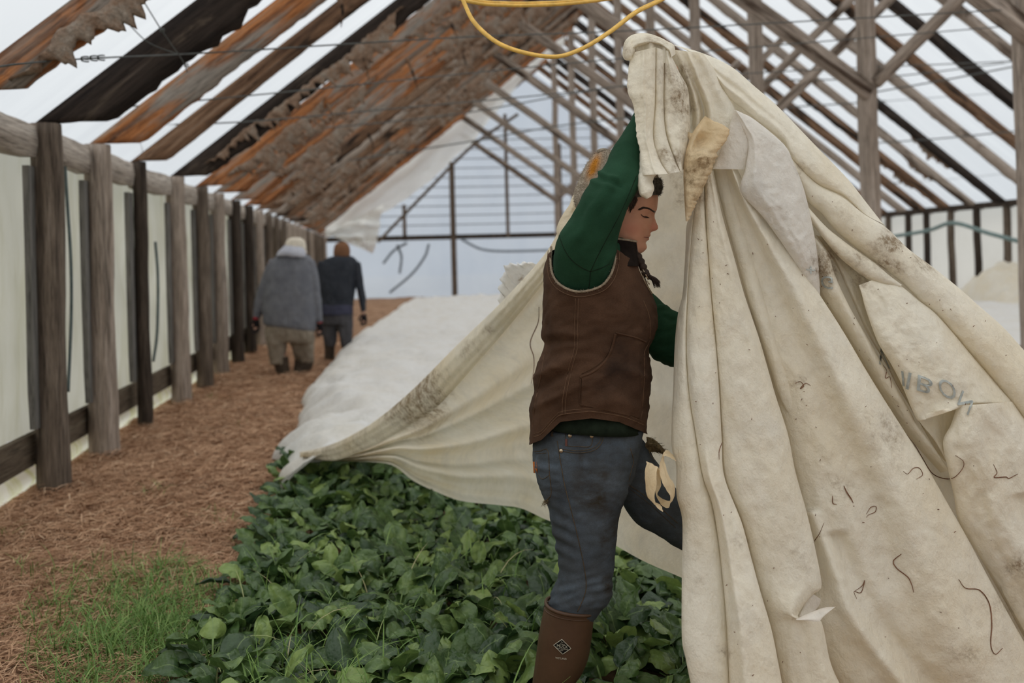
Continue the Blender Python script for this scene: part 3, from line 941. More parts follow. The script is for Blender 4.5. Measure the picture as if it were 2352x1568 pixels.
BK_R = [(1640, 180), (1740, 230), (1860, 350), (1960, 470), (2080, 590), (2200, 700), (2300, 790), (2400, 900), (2520, 1200), (2640, 1640)]

front = MB()
panel(front, BK_L, BK_R, 0.24, 0.26, 80, 60, 0.10, 0.0, 0.0, None, 1.5, 19)
panel(front, A_, B_, 0.07, 0.02, 130, 16, 0.03, 0.05, 0.01, None, 0.8, 1, 'a')
panel(front, B_, D_, 0.015, [0.0, 0.0, 0.0, -0.02, -0.05, -0.06], 140, 30, [0.03, 0.035, 0.05, 0.07], 0.02, [0.0, 0.004, 0.02, 0.05, 0.05],
      lambda u, v: 0.02 * g(u, v, 0.3, 0.12) * (u > 0.45) * min(1, (u - .45) * 5), 1.3, 2, 'b')
panel(front, D_, C_, [0.0, 0.0, 0.02, 0.05, 0.07, 0.07], [0.0, 0.0, 0.0, -0.01], 150, 34, [0.025, 0.03, 0.045, 0.05], [0.0, 0.0, 0.0, 0.03], 0.035,
      lambda u, v: 0.010 * g(u, v, 0.8, 0.15), 1.1, 3, 'c')
panel(front, [(1637, 385), (1652, 450), (1690, 590), (1715, 680), (1747, 775), (1786, 900), (1815, 960)], Et, 0.06, 0.045, 90, 18, [0.03, 0.035, 0.03, 0.01], 0.02, [0.02, 0.02, 0.01, 0.0], None, 0.6, 4, 't')
panel(front, C3, Ft, [0.09, 0.09, 0.10, 0.10, 0.12, 0.13, 0.14], [0.01, 0.0, -0.01, -0.02, -0.02], 170, 64, [0.03, 0.05, 0.08, 0.10, 0.11], 0.03, 0.05,
      lambda u, v: 0.030 * g(u, v, 0.70, 0.14) - 0.030 * g(u, v, 0.46, 0.13) * min(1, u * 2) + (0.035 * g(u, v, 0.06 + 0.30 * max(0, (u - .62)) / .38, 0.05) if u > 0.62 else 0) - (0.03 * g(u, v, 0.16 + 0.34 * max(0, (u - .62)) / .38, 0.06) if u > 0.66 else 0), 1.2, 5, 'f', 0, 0.55)
G_ = [(1874, 546), (1903, 584), (1917, 630), (1949, 700), (1990, 772), (2029, 840), (2056, 885), (2089, 941), (2110, 980), (2150, 1034), (2180, 1080)]
H_ = [(1972, 655), (1979, 675), (1990, 715), (2016, 785), (2045, 833), (2070, 881), (2099, 950), (2116, 975), (2146, 1010), (2178, 1062)]
panel(front, [(1845, 540), (1862, 610), (1884, 676), (1935, 758), (1990, 851), (2029, 914), (2080, 994), (2160, 1085)], G_, 0.10, 0.035, 90, 20, 0.035, 0.0, 0.04, None, 1.0, 6, 'g')
panel(front, [(1876, 540), (1912, 590), (1945, 660), (1990, 760), (2034, 835), (2060, 885), (2095, 941), (2150, 1034), (2182, 1070)], H_, 0.12, 0.12, 80, 14, 0.02, 0.0, 0.0, None, 0.8, 7, 'p5')
I_ = [(2009, 641), (2064, 654), (2110, 690), (2156, 727), (2233, 817), (2290, 885), (2324, 924)]
panel(front, H_[:7] + [(2112, 968), (2121, 952)], I_ + [(2300, 924), (2260, 924), (2205, 930)], [0.02, 0.01, 0.0, -0.02], [0.03, 0.04, 0.04, 0.0], 110, 44, [0.02, 0.06, 0.08, 0.06], 0.045, 0.03,
      lambda u, v: 0.012 * math.sin(v * 9 + u * 3) * math.sin(math.pi * v) * u, 1.7, 8, 'i', 0, 0.6)
panel(front, [(2095, 940), (2112, 968), (2146, 1010), (2176, 1064)], [(2215, 915), (2200, 938), (2184, 985), (2178, 1050)], 0.03, 0.06, 40, 24, 0.01, 0.0, 0.0, None, 0.8, 9, 'ib')
panel(front, [(2198, 932), (2184, 975), (2166, 1015), (2178, 1080), (2191, 1139), (2201, 1195), (2236, 1256), (2290, 1345), (2340, 1440), (2400, 1530), (2450, 1640)],
      [(2326, 922), (2348, 955), (2400, 1030), (2450, 1150), (2500, 1300), (2560, 1450), (2620, 1640)], [-0.03, -0.02, 0.03, 0.05, 0.06], 0.05, 110, 50, 0.09, 0.04, 0.03,
      lambda u, v: 0.03 * g(u, v, 0.35, 0.12) * min(1, u * 3) - 0.035 * g(u, v, 0.62, 0.08) * (u > .3), 1.9, 10, 'q')
panel(front, [(2230, 1240), (2262, 1300), (2310, 1385), (2360, 1480), (2420, 1600)], [(2308, 1272), (2306, 1330), (2304, 1360), (2370, 1480), (2440, 1600)], 0.10, 0.02, 50, 20, 0.0, 0.0, 0.02, None, 1.0, 11, 'q2')
L8 = [(1612, 128), (1640, 165), (1656, 197), (1675, 226), (1707, 251), (1740, 280), (1799, 325), (1819, 366), (1874, 420), (1936, 450), (1984, 491), (2029, 514)]
K_ = [(1541, 101), (1599, 117), (1650, 137), (1688, 159), (1733, 198), (1784, 242), (1831, 290), (1876, 337), (1920, 382), (1955, 420), (1990, 465), (2041, 530)]
panel(front, L8, K_, [0.04, 0.05, 0.06], [0.09, 0.10, 0.12], 120, 34, [0.02, 0.035, 0.06, 0.06, 0.04, 0.01], 0.015, 0.08,
      lambda u, v: -0.022 * g(u, v, 0.45, 0.10) * min(1, u * 5) * max(0, 1 - u * 1.6) + 0.012 * g(u, v, 0.28, 0.1) * max(0, 1 - u * 1.8), 0.9, 12, 'k')
N_ = [(1822, 400), (1856, 462), (1885, 488), (1920, 530), (1971, 574), (2003, 597), (2067, 645), (2110, 688), (2156, 727), (2233, 817), (2300, 895), (2352, 960), (2420, 1050), (2480, 1150)]
M_ = [(1815, 360), (1874, 420), (1936, 452), (1984, 491), (2035, 522), (2086, 571), (2137, 609), (2194, 654), (2252, 705), (2303, 750), (2352, 804), (2420, 880), (2500, 980), (2580, 1120)]
panel(front, N_, M_, 0.06, [0.04, 0.06, 0.10, 0.12], 130, 30, [0.03, 0.06, 0.07, 0.08, 0.09], 0.04, 0.08, None, 1.1, 13, 'n')
panel(front, [(1862, 512), (1880, 532), (1891, 548), (1926, 589), (1960, 618), (1985, 636), (2009, 648), (2064, 660)], [(1846, 462), (1862, 482), (1898, 521), (1930, 547), (1955, 566), (2009, 604), (2045, 634), (2072, 654)], 0.035, 0.03, 70, 18, [0.02, 0.035, 0.045, 0.05, 0.02], 0.04, 0.03, None, 0.7, 14, 'j')
panel(front, [(1874, 540), (1903, 580), (1930, 624), (1960, 660), (1985, 690)], [(1891, 544), (1926, 585), (1960, 616), (1990, 634), (2012, 650)], 0.13, 0.13, 40, 10, 0.0, 0.0, 0.0, None, 1, 15)
# narrow folds between the bunch and the long right fold
C4R = [(1615, 122), (1640, 158), (1656, 197), (1675, 226), (1690, 255), (1686, 300), (1668, 350), (1645, 390)]
panel(front, [(1530, 112), (1545, 165), (1560, 210), (1564, 260), (1566, 300), (1568, 340), (1566, 372), (1575, 405)], C4R, [0.06, 0.09, 0.12, 0.12], [0.02, 0.03, 0.05, 0.07], 80, 44, [0.02, 0.035, 0.05, 0.03], 0.0, 0.025,
      lambda u, v: -0.05 * g(u, v, 0.10, 0.10) * min(1, 2.5 * u) + 0.028 * g(u, v, 0.30, 0.08) * math.sin(math.pi * min(1, u * 1.15)) - 0.040 * g(u, v, 0.42, 0.05) * math.sin(math.pi * min(1, max(0, u - .2) * 1.4)) + 0.02 * g(u, v, 0.55, 0.07) + 0.008 * g(u, v, 0.85, .1), 0.9, 16, 'c4')
front.build('draped_front', M_CLOTH, cover, attr_name='dirt')
all_v, all_f = list(front.v), list(front.f)
all_n = front.n

white = MB()
panel(white, [(1686, 253), (1672, 300), (1655, 345), (1637, 388)], [(1692, 258), (1716, 300), (1722, 335), (1711, 389)], -0.02, [-0.05, -0.05, -0.03], 50, 22, 0.012, 0.006, 0.0, None, 0.7, 21, 'e1')
panel(white, [(1686, 251), (1704, 290), (1719, 330), (1712, 388), (1702, 440), (1756, 503), (1822, 597), (1884, 700)], [(1700, 257), (1735, 276), (1800, 331), (1822, 372), (1849, 443), (1874, 560), (1882, 640), (1884, 702)],
      [-0.05, -0.055, -0.05, -0.04, -0.02, 0.02], [-0.03, -0.03, -0.02, 0.0, 0.02], 120, 40, [0.01, 0.03, 0.05, 0.045, 0.01], 0.012, 0.03,
      lambda u, v: 0.012 * g(u, v, 0.25, 0.08) * max(0, 1 - 2.2 * abs(u - .3)), 1.3, 22, 'e')
all_v += white.v
all_f += [tuple(i + all_n for i in f) for f in white.f]
all_n += white.n
o = white.build('white_overlap', M_CLOTHW, cover, attr_name='dirt')
o['label'] = 'whiter crinkled layer lying over the folds'

bunch = MB()
c1L = [(1448, 122), (1443, 165), (1441, 208), (1454, 240), (1460, 285), (1463, 318), (1471, 347), (1473, 380), (1476, 402)]
l12 = [(1506, 108), (1505, 180), (1504, 240), (1500, 315), (1515, 368), (1534, 399)]
l23 = [(1526, 116), (1525, 180), (1524, 240), (1529, 305), (1550, 368), (1562, 394)]
c3R = [(1536, 116), (1560, 165), (1580, 205), (1584, 260), (1585, 300), (1579, 340), (1571, 388)]
def ragged(pts, amp, seed, n=90):
    q = crom([(a, b, 0) for a, b in pts], n)
    return [(a + amp * (fbm((b * 0.11, seed, 1)) + 0.7 * fbm((b * 0.4, seed, 2))), b) for a, b, _ in q]
panel(bunch, ragged(c1L, 1.6, 1), l12, [-0.05, -0.10, -0.13, -0.16], [-0.06, -0.10, -0.13, -0.16], 110, 26, [0.02, 0.035, 0.03], 0.02, 0.02, lambda u, v: 0.012 * g(u, v, 0.55, 0.08), 0.9, 31, 'c1')
panel(bunch, l12, l23, [-0.05, -0.08, -0.11, -0.14], [-0.05, -0.08, -0.10, -0.12], 80, 12, 0.018, 0.0, 0.018, None, 0.7, 32)
panel(bunch, l23, c3R, [-0.04, -0.06, -0.08, -0.10], [-0.05, -0.03, -0.03, -0.04], 90, 24, [0.02, 0.035, 0.035, 0.02], 0.0, 0.05, lambda u, v: 0.015 * g(u, v, 0.5, 0.15) * math.sin(u * 9), 1.6, 33, 'c3')
panel(bunch, ragged([(1469, 340), (1469, 380), (1465, 420), (1469, 446), (1485, 457)], 1.5, 4, 30), ragged([(1510, 340), (1520, 385), (1500, 412), (1503, 432), (1496, 452)], 1.5, 5, 30), [-0.10, -0.135, -0.155], [-0.10, -0.135, -0.155], 44, 14, 0.02, 0.01, 0.01, None, 1.6, 34)
# rolled knot on top of the fist
panel(bunch, [(1432, 132), (1431, 112), (1437, 92), (1455, 79), (1484, 76), (1512, 84), (1532, 94), (1548, 104), (1552, 124)], [(1452, 140), (1452, 124), (1456, 114), (1468, 106), (1492, 100), (1516, 103), (1530, 112), (1538, 120), (1541, 132)], 0.0, -0.05, 70, 18, 0.045, 0.05, 0.02, None, 1.6, 35)
panel(bunch, [(1430, 118), (1430, 128), (1436, 138), (1450, 139)], [(1446, 92), (1456, 102), (1460, 116), (1452, 126)], -0.06, -0.05, 24, 14, 0.02, 0.015, 0.015, None, 1.4, 36)
panel(bunch, [(1450, 92), (1450, 120), (1452, 145)], [(1540, 100), (1540, 120), (1538, 145)], -0.02, -0.02, 24, 30, 0.03, 0.03, 0.03, lambda u, v: 0.01 * math.sin(v * 16), 1.5, 37)
bunch.build('gathered_bunch', M_CLOTH, cover, attr_name='dirt')

yel = MB()
yR = ragged([(1630, 272), (1674, 297), (1667, 325), (1650, 345), (1641, 374), (1627, 408), (1612, 440), (1596, 475), (1580, 508)], 4.5, 7, 110)
panel(yel, [(1619, 266), (1602, 288), (1588, 310), (1576, 345), (1570, 388), (1571, 440), (1575, 508)], yR, [-0.03, -0.05, -0.06, -0.08, -0.07], [-0.07, -0.09, -0.09, -0.07], 100, 34, [0.02, 0.03, 0.03, 0.02], 0.03, 0.004,
      lambda u, v: -0.045 * g(u, v, 0.35, 0.20) * g(u, u, 0.27, 0.11) + 0.03 * g(u, v, 0.4, 0.25) * g(u, u, 0.42, 0.06) + 0.02 * g(u, v, 0.12, 0.08) * g(u, u, .25, .15), 1.3, 41, 'd')
panel(yel, [(1577, 302), (1582, 320), (1590, 342), (1588, 372)], [(1590, 306), (1602, 322), (1604, 340), (1600, 345)], -0.05, -0.05, 26, 12, 0.025, 0.01, 0.015, None, 0.8, 42)
o = yel.build('yellowed_flap', M_CLOTHY, cover, attr_name='dirt')
o['label'] = 'yellowed torn flap with a fringed edge'

# torn scrap and the curled strip at the left edge
scr = MB()
panel(scr, [(1828, 1421), (1850, 1411), (1872, 1402), (1893, 1395), (1918, 1393)], [(1830, 1424), (1856, 1425), (1880, 1427), (1892, 1415), (1920, 1392)], -0.06, -0.09, 30, 10, 0.012, 0.006, 0.0, None, 1.0, 51)
panel(scr, [(1866, 1362), (1850, 1385), (1836, 1415)], [(1886, 1376), (1880, 1392), (1862, 1412)], 0.02, 0.03, 16, 8, 0.0, 0.0, 0.0, None, 1.0, 52)
scr.build('torn_scrap', M_CLOTHW, cover, attr_name='dirt')
curl = MB()
path = [(1550, 1052, 2.80), (1528, 1040, 2.77), (1520, 1062, 2.74), (1528, 1098, 2.71), (1545, 1130, 2.72), (1540, 1155, 2.75), (1518, 1152, 2.79), (1506, 1130, 2.80), (1512, 1110, 2.79), (1505, 1085, 2.74), (1498, 1065, 2.71), (1494, 1100, 2.68), (1497, 1150, 2.68), (1520, 1166, 2.70)]
pp = crom3([P(*q) for q in path], 70)
G = []
for i in range(70):
    t = pp[min(69, i + 1)] - pp[max(0, i - 1)]
    side = np.cross(t, Z_ * 0.3 + R_ * 0.2 + F_)
    side = side / (np.linalg.norm(side) + 1e-9)
    wv = F_ * 0.8 + R_ * 0.45 * math.sin(i * 0.09) + Z_ * 0.15
    G.append([pp[i] + wv * (v - 0.5) * 0.055 + side * 0.004 * fbm((i * .2, v * 3, 1)) for v in np.linspace(0, 1, 9)])
curl.grid(G)
o = curl.build('curled_strip', M_CLOTHY, cover, attr_name='dirt')
o['label'] = 'curled yellowed strip of torn edge'
o = None

# --- sheet behind the woman, its thick dirty hem, and the run still lying on the bed
back = MB()
T_ = [(1700, 330, 3.30), (1640, 345, 3.30), (1560, 372, 3.32), (1480, 420, 3.36), (1400, 470, 3.42), (1318, 540, 3.50), (1252, 640, 3.66), (1179, 733, 3.90), (1117, 804, 4.15), (1055, 870, 4.45), (972, 953, 4.9), (889, 1004, 5.35), (827, 1033, 5.7), (764, 1053, 5.95), (700, 1046, 6.15)]
U_ = [(1700, 1400, 3.25), (1640, 1362, 3.30), (1565, 1326, 3.45), (1480, 1289, 3.62), (1400, 1245, 3.85), (1330, 1212, 4.05), (1260, 1195, 4.3), (1200, 1168, 4.5), (1150, 1160, 4.7), (1060, 1150, 5.0), (1000, 1128, 5.25), (950, 1104, 5.45), (905, 1070, 5.75), (860, 1061, 5.9), (800, 1060, 6.0), (740, 1058, 6.1), (692, 1050, 6.2)]
U_ = [tuple(q) for q in U_]
def bprof(u, v):
    e = math.sin(math.pi * min(1, max(0.0, v))) ** 0.5
    ph = v ** (0.9 + 0.6 * u) * 3.1 + 0.55 * u
    return e * (0.085 * math.sin(2 * math.pi * ph + 0.6 * fbm((u * 3, v * 2, 3))) + 0.020 * math.sin(2 * math.pi * (ph * 2.3 + .3) + u * 4) ) * (0.25 + min(1, u * 2.4)) + 0.03 * g(u, v, 0.97, 0.05)
panel(back, T_, U_, 0.0, 0.0, 190, 80, 0.0, 0.0, 0.0, bprof, 1.5, 61, 'back')
back.build('draped_back', M_CLOTHB, cover, attr_name='dirt')
hem = MB()
H1 = [(1420, 380, 3.36), (1330, 430, 3.42), (1302, 488, 3.45), (1284, 528, 3.47), (1246, 590, 3.58), (1150, 695, 3.84), (1050, 792, 4.28), (950, 892, 4.82), (870, 960, 5.28), (800, 1003, 5.68), (740, 1027, 5.98), (688, 1038, 6.2)]
H2 = [(1440, 440, 3.36), (1345, 520, 3.42), (1318, 552, 3.45), (1290, 600, 3.50), (1250, 648, 3.60), (1179, 737, 3.84), (1117, 809, 4.08), (1013, 925, 4.60), (955, 966, 4.95), (889, 1008, 5.3), (827, 1037, 5.65), (764, 1058, 5.9), (690, 1052, 6.15)]
panel(hem, H1, H2, 0.0, 0.0, 170, 26, [0.05, 0.06, 0.07, 0.09, 0.10, 0.08, 0.05], 0.06, 0.05, lambda u, v: -0.018 * g(u, v, 0.72, 0.1) + 0.012 * g(u, v, 0.25, .1), 1.5, 62, 'hem')
panel(hem, [(1308, 470, 3.40), (1288, 500, 3.41), (1278, 528, 3.42), (1284, 548, 3.42)], [(1335, 452, 3.38), (1318, 500, 3.37), (1304, 536, 3.36), (1296, 566, 3.36)], 0, 0, 30, 14, 0.03, 0.02, 0.02, None, 2.2, 63)
for mb_ in (back, hem):
    all_v += mb_.v
    all_f += [tuple(i + all_n for i in f) for f in mb_.f]
    all_n += mb_.n
CLOTH = BVHTree.FromPolygons([tuple(q) for q in np.vstack(all_v)], all_f)
def on_cloth(px, py, lift=0.003):
    d = P(px, py, 3.0) - CAM
    d = d / np.linalg.norm(d)
    loc = CLOTH.ray_cast(Vector(CAM), Vector(d))[0]
    return P(px, py, 3.0) if loc is None else np.array(loc) - d * lift
o = hem.build('rolled_hem', M_CLOTHB, cover, attr_name='dirt')
o['label'] = 'thick rolled hem smeared with dark soil'
scrap = MB()
panel(scrap, ragged([(1218, 640), (1180, 655), (1150, 690), (1152, 720)], 3, 8, 30), ragged([(1215, 612), (1185, 600), (1165, 605), (1148, 650)], 3, 9, 30), 0, 0, 30, 16, 0, 0, 0) if False else None
q = [(1222, 602, 3.72), (1190, 603, 3.74), (1166, 608, 3.76), (1156, 628, 3.78), (1149, 660, 3.82), (1146, 700, 3.86)]
q2 = [(1240, 612, 3.74), (1225, 640, 3.78), (1205, 655, 3.82), (1190, 680, 3.86), (1170, 710, 3.88), (1150, 735, 3.9)]
q = [(a + 16 * fbm((i * .45, 1, 1)), b + 14 * fbm((i * .45, 2, 1)), c) for i, (a, b, c) in enumerate(crom(q, 30))]
panel(scrap, q, q2, 0.03, 0.05, 60, 16, 0.02, 0, 0, None, 2.0, 64)
scrap.build('torn_tab', M_BED, cover, attr_name='dirt')

flat = MB()
def bed_edge(y):
    return np.interp(y, [6.0, 6.6, 7.2, 8.5, 10.3, 12.0, 14.0, 18.0, 23.0, 29.0], [-0.62, -0.72, -0.74, -0.72, -0.84, -0.72, -0.70, -0.45, 0.05, 0.60])
rows, dr_ = [], []
for y in np.r_[np.linspace(6.05, 12, 130), np.linspace(12.1, 29.5, 130)]:
    e = bed_edge(y) + 0.08 * fbm((y * 1.3, 1, 1)) + 0.05 * fbm((y * 4, 1, 2)) + 0.03 * fbm((y * 11, 1, 3))
    row, dd = [], []
    for v in np.linspace(0, 1, 70):
        x = e + (6.0 - e) * v ** 1.9
        s = min(1, (x - e) / 0.30)
        z = 0.03 + 0.25 * s ** 0.5 + (0.05 * fbm((x * 1.6, y * 1.1, 1)) + 0.085 * (0.4 - abs(fbm((x * 1.8 + y * 1.2, y * 2.2, 2)))) + 0.045 * (0.4 - abs(fbm((x * 5, y * 4.5, 5))))) * (0.5 + s)
        if y < 6.5:
            z = z * 0.75 + 0.06
        row.append((x + 0.05 * (1 - s) * fbm((y * 9, v, 4)), y, z))
        dd.append(0.12 * max(0, 1 - s * 1.3))
    rows.append(row)
    dr_.append(dd)
flat.grid(rows, 0, False, dr_)
# bunched folds beside the near corner
for k, (x0, y0, x1, y1, h) in enumerate(((-0.50, 6.3, 0.75, 7.0, 0.06),)):
    rings = []
    for t in np.linspace(0, 1, 40):
        c = np.array([x0 + (x1 - x0) * t, y0 + (y1 - y0) * t, 0.20 + 0.02 * fbm((t * 4, k, 1))])
        r = (0.05 + h * math.sin(math.pi * min(1, t * 1.05 + .02)) ** 0.6) * (1 + 0.2 * fbm((t * 6, k, 2)))
        rings.append([c + np.array([0, r * 1.5 * math.cos(a), r * 0.8 * math.sin(a)]) for a in np.linspace(0.05, math.pi - 0.05, 12)])
    flat.grid(rings)
flat.build('flat_run', M_BED, cover, attr_name='dirt')

# --- printed lettering of the fabric, seen upside down and from behind
M_INK = plain('faded_blue_grey_print', (0.40, 0.425, 0.405), 0.9, 0.1, 0.3, 60)
def text_mesh(txt, res=3):
    cu = bpy.data.curves.new('t', 'FONT')
    cu.body = txt
    cu.size = 1.0
    cu.resolution_u = res
    cu.fill_mode = 'FRONT'
    cu.extrude = 0.0
    ob = bpy.data.objects.new('t', cu)
    COL.objects.link(ob)
    dg = bpy.context.evaluated_depsgraph_get()
    me = ob.evaluated_get(dg).to_mesh()
    bm = bmesh.new()
    bm.from_mesh(me)
    for _ in range(2):
        bmesh.ops.triangulate(bm, faces=bm.faces)
        ed = [e for e in bm.edges if e.calc_length() > 0.12]
        bmesh.ops.subdivide_edges(bm, edges=ed, cuts=1)
    bmesh.ops.triangulate(bm, faces=bm.faces)
    v = np.array([q.co[:2] for q in bm.verts])
    f = [tuple(q.index for q in fc.verts) for fc in bm.faces]
    bm.free()
    ob.evaluated_get(dg).to_mesh_clear()
    bpy.data.objects.remove(ob)
    bpy.data.curves.remove(cu)
    return v, f
def print_on(mb, key, txt, origin, xdir, ydir, lift=0.004):
    v, f = text_mesh(txt)
    w = v[:, 0].max()
    pts = [on_cloth(origin[0] + xdir[0] * a / w + ydir[0] * b / 0.72, origin[1] + xdir[1] * a / w + ydir[1] * b / 0.72, lift) for a, b in v]
    mb.add(pts, f)
ink = MB()
for ch, o_, xd, yd in (('I', (2082, 853), (12, 4), (-8, 40)), ('B', (2103, 858), (40, 14), (-3, 38)), ('O', (2153, 863), (42, 20), (1, 42)), ('N', (2208, 892), (28, 30), (-13, 34)), ('I', (2066, 851), (9, 2), (3, 36))):
    print_on(ink, 'i', ch, o_, xd, yd, 0.004)
for nm, (key, ch, o_, xd, yd) in (('printed_plus_sign', ('e', '+', (1849, 606), (24, 2), (0, 26))), ('printed_letter', ('g', 'G', (1882, 632), (30, 4), (2, 30))),
                                 ('printed_letter', ('p5', 'V', (2010, 792), (26, 12), (10, 46)))):
    ink2 = MB()
    print_on(ink2, key, ch, o_, xd, yd, 0.004)
    ink2.build(nm, M_INK, cover)
o = ink.build('printed_lettering', M_INK, cover)
o['label'] = 'faded blue grey letters printed on the fabric'
# --- other covers at the far right
fr = MB()
rows = []
for y in np.linspace(10.5, 30, 60):
    row = []
    for x in np.linspace(6.6, 12.6, 40):
        s = min(1, (x - 6.6) / 0.4, (12.6 - x) / 0.4)
        row.append((x, y, 0.02 + 0.26 * max(0, s) ** .5 + 0.05 * fbm((x * 1.4, y, 3))))
    rows.append(row)
fr.grid(rows)
tag(fr.build('bed_cover', M_BED, attr_name='dirt'), 'white row cover lying flat on the far right bed', 'row cover')
rows = []
for u in np.linspace(0, 1, 50):
    row = []
    for v in np.linspace(0, 1, 34):
        x, y = 12.6 + 1.2 * v, 18.2 + 3.6 * u
        e = math.sin(math.pi * u) ** 0.6 * math.sin(math.pi * min(1, v * 0.75 + 0.02)) ** 0.6
        row.append((x, y, e * (0.75 + 0.35 * g(0, u, 0.55, 0.12) + 0.25 * fbm((x * 2, y * 1.6, 1)) + 0.10 * (0.5 - abs(fbm((x * 6, y * 5, 2)))))))
    rows.append(row)
tag(MB().grid(rows).build('cover_pile', M_CLOTH, attr_name='dirt'), 'crumpled cream row cover heaped against the far right wall', 'fabric heap')

# --- dry stems clinging to the fabric
M_STEM = plain('dry_brown_stem', (0.20, 0.10, 0.06), 0.8, 0.2, 0.4, 40)
stems = [
    ('f', [(2082, 997), (2100, 1020), (2118, 1050), (2140, 1085), (2165, 1098), (2190, 1097), (2210, 1077), (2213, 1060), (2196, 1046)], 0.0021, 'long curved brown stem crossing the folds at the right', 0.02),
    ('f', [(2202, 1330), (2218, 1350), (2250, 1355), (2272, 1385), (2278, 1430), (2276, 1480), (2286, 1502), (2303, 1488)], 0.0022, 'long hooked stem low on the broad right fold', 0.004),
    ('f', [(2075, 1082), (2085, 1088), (2098, 1075), (2112, 1075), (2119, 1090), (2105, 1100)], 0.0014, 'small S shaped stem near the top of the broad fold', 0.004),
    ('f', [(2070, 1272), (2052, 1288), (2060, 1305), (2085, 1325), (2095, 1345), (2098, 1360)], 0.0022, 'angular reddish stem in the middle of the broad fold', 0.004),
    ('f', [(1990, 1180), (2000, 1165), (2012, 1163), (2010, 1175), (1995, 1182), (1990, 1188)], 0.0014, 'tiny looped stem on the broad fold', 0.004),
    ('f', [(1962, 1358), (1980, 1345), (1986, 1332), (1978, 1360), (1962, 1358), (1968, 1375)], 0.0014, 'thin triangular stem on the broad fold', 0.004),
    ('f', [(1868, 1245), (1882, 1225), (1893, 1200)], 0.0014, 'short straight stem beside the torn scrap fold', 0.004),
    ('q', [(2282, 1066), (2290, 1085), (2284, 1096), (2310, 1095), (2318, 1098), (2338, 1088)], 0.0020, 'twiggy stem at the right edge of the picture', 0.004),
    ('c', [(1659, 1015), (1652, 1035), (1652, 1055)], 0.0016, 'short dark stem on the left fold', 0.012),
    ('p5', [(2028, 838), (2036, 850), (2034, 868), (2044, 866), (2048, 890)], 0.0018, 'tangle of brown stems caught under the printed letters', 0.01),
    ('back', [(1238, 705), (1236, 740), (1218, 786), (1226, 820), (1226, 850), (1220, 880)], 0.0026, 'long thin stem hanging behind the brown vest', 0.02),
    ('f', [(1938, 1115), (1945, 1130), (1955, 1145), (1960, 1155)], 0.0026, 'frayed reddish straw on the grey part of the fold', 0.004),
    ('f', [(1912, 1138), (1913, 1155), (1922, 1158)], 0.0018, 'short bent straw on the grey part of the fold', 0.004),
    ('f', [(1826, 880), (1838, 876), (1846, 886), (1838, 892), (1850, 880), (1862, 885)], 0.0016, 'little knot of straw on the upper part of the broad fold', 0.004),
]
for key, pts, r, lab, lift in stems:
    q = [on_cloth(x, y, r * 1.2) for x, y in crom([(a, b, 0) for a, b in pts], 6 * len(pts))[:, :2]]
    mb = MB()
    mb.tube(q, [r * 0.4, r * 0.75, r * 0.8, r * 0.35], 5, 0, max(12, 7 * len(q)))
    tag(mb.build('dry_stem', M_STEM, origin=q[0]), lab, 'stem', 'dry stems clinging to the row cover')
sp = MB()
for k in range(110):
    key = random.choice(['f', 'f', 'f', 'c', 'b', 'i', 'q', 'n', 'g'])
    L, R, Gp = SURF[key]
    i, j = random.randrange(6, Gp.shape[0] - 10), random.randrange(2, Gp.shape[1] - 2)
    p0 = Gp[i, j] - F_ * 0.003
    a = random.uniform(0, 6.28)
    l = random.uniform(0.002, 0.007)
    sp.tube([p0, p0 + (R_ * math.cos(a) + Z_ * math.sin(a)) * l], [0.0012, 0.0007], 4)
tag(sp.build('soil_specks', M_STEM), 'specks of soil and chaff on the row cover', 'specks', None, 'stuff')
# ------------------------------------------------------------------ people
from mathutils.bvhtree import BVHTree
def spow(a, e):
    return np.sign(a) * np.abs(a) ** (2.0 / e)
def ring2(p1, p2, b, zc, dz=0.0, n=44, e=2.3):
    """cross-section whose silhouette runs from pixel p1 to pixel p2; b = half depth in metres"""
    A, B = P(p1[0], p1[1], zc + dz), P(p2[0], p2[1], zc + dz)
    t = np.linspace(0, 2 * math.pi, n, endpoint=False)
    return (A + B) / 2 + spow(np.cos(t), e)[:, None] * (B - A) / 2 + spow(np.sin(t), e)[:, None] * F_ * b
def tube2(mb, rows, zc, n=44, e=2.3, dense=0, mat=0):
    """rows: (x1, y1, x2, y2, half depth, dz)"""
    r = crom5(rows, dense) if dense else np.asarray(rows, float)
    return mb.loft([ring2(q[:2], q[2:4], q[4], zc, q[5], n, e) for q in r], mat)
def crom5(rows, n):
    p = np.asarray(rows, float)
    q = np.vstack([2 * p[0] - p[1], p, 2 * p[-1] - p[-2]])
    out = []
    for i in range(1, len(q) - 2):
        p0, p1, p2, p3 = q[i - 1], q[i], q[i + 1], q[i + 2]
        for t in np.linspace(0, 1, 12, endpoint=False):
            out.append(0.5 * (2 * p1 + (p2 - p0) * t + (2 * p0 - 5 * p1 + 4 * p2 - p3) * t * t + (3 * p1 - p0 - 3 * p2 + p3) * t ** 3))
    out.append(p[-1])
    out = np.array(out)
    mid = np.stack([(out[:, 0] + out[:, 2]) / 2, (out[:, 1] + out[:, 3]) / 2], 1)
    d = np.r_[0, np.cumsum(np.linalg.norm(np.diff(mid, axis=0), axis=1) + 1e-6)]
    s = np.linspace(0, d[-1], n)
    return np.stack([np.interp(s, d, out[:, k]) for k in range(p.shape[1])], 1)
def bvh_of(v, f):
    return BVHTree.FromPolygons([tuple(q) for q in v], f)
def hit(bvh, px, py, lift=0.003, zc=3.0):
    d = P(px, py, zc) - CAM
    d = d / np.linalg.norm(d)
    loc, nrm, _, _ = bvh.ray_cast(Vector(CAM), Vector(d))
    if loc is None:
        return P(px, py, zc)
    return np.array(loc) - d * lift
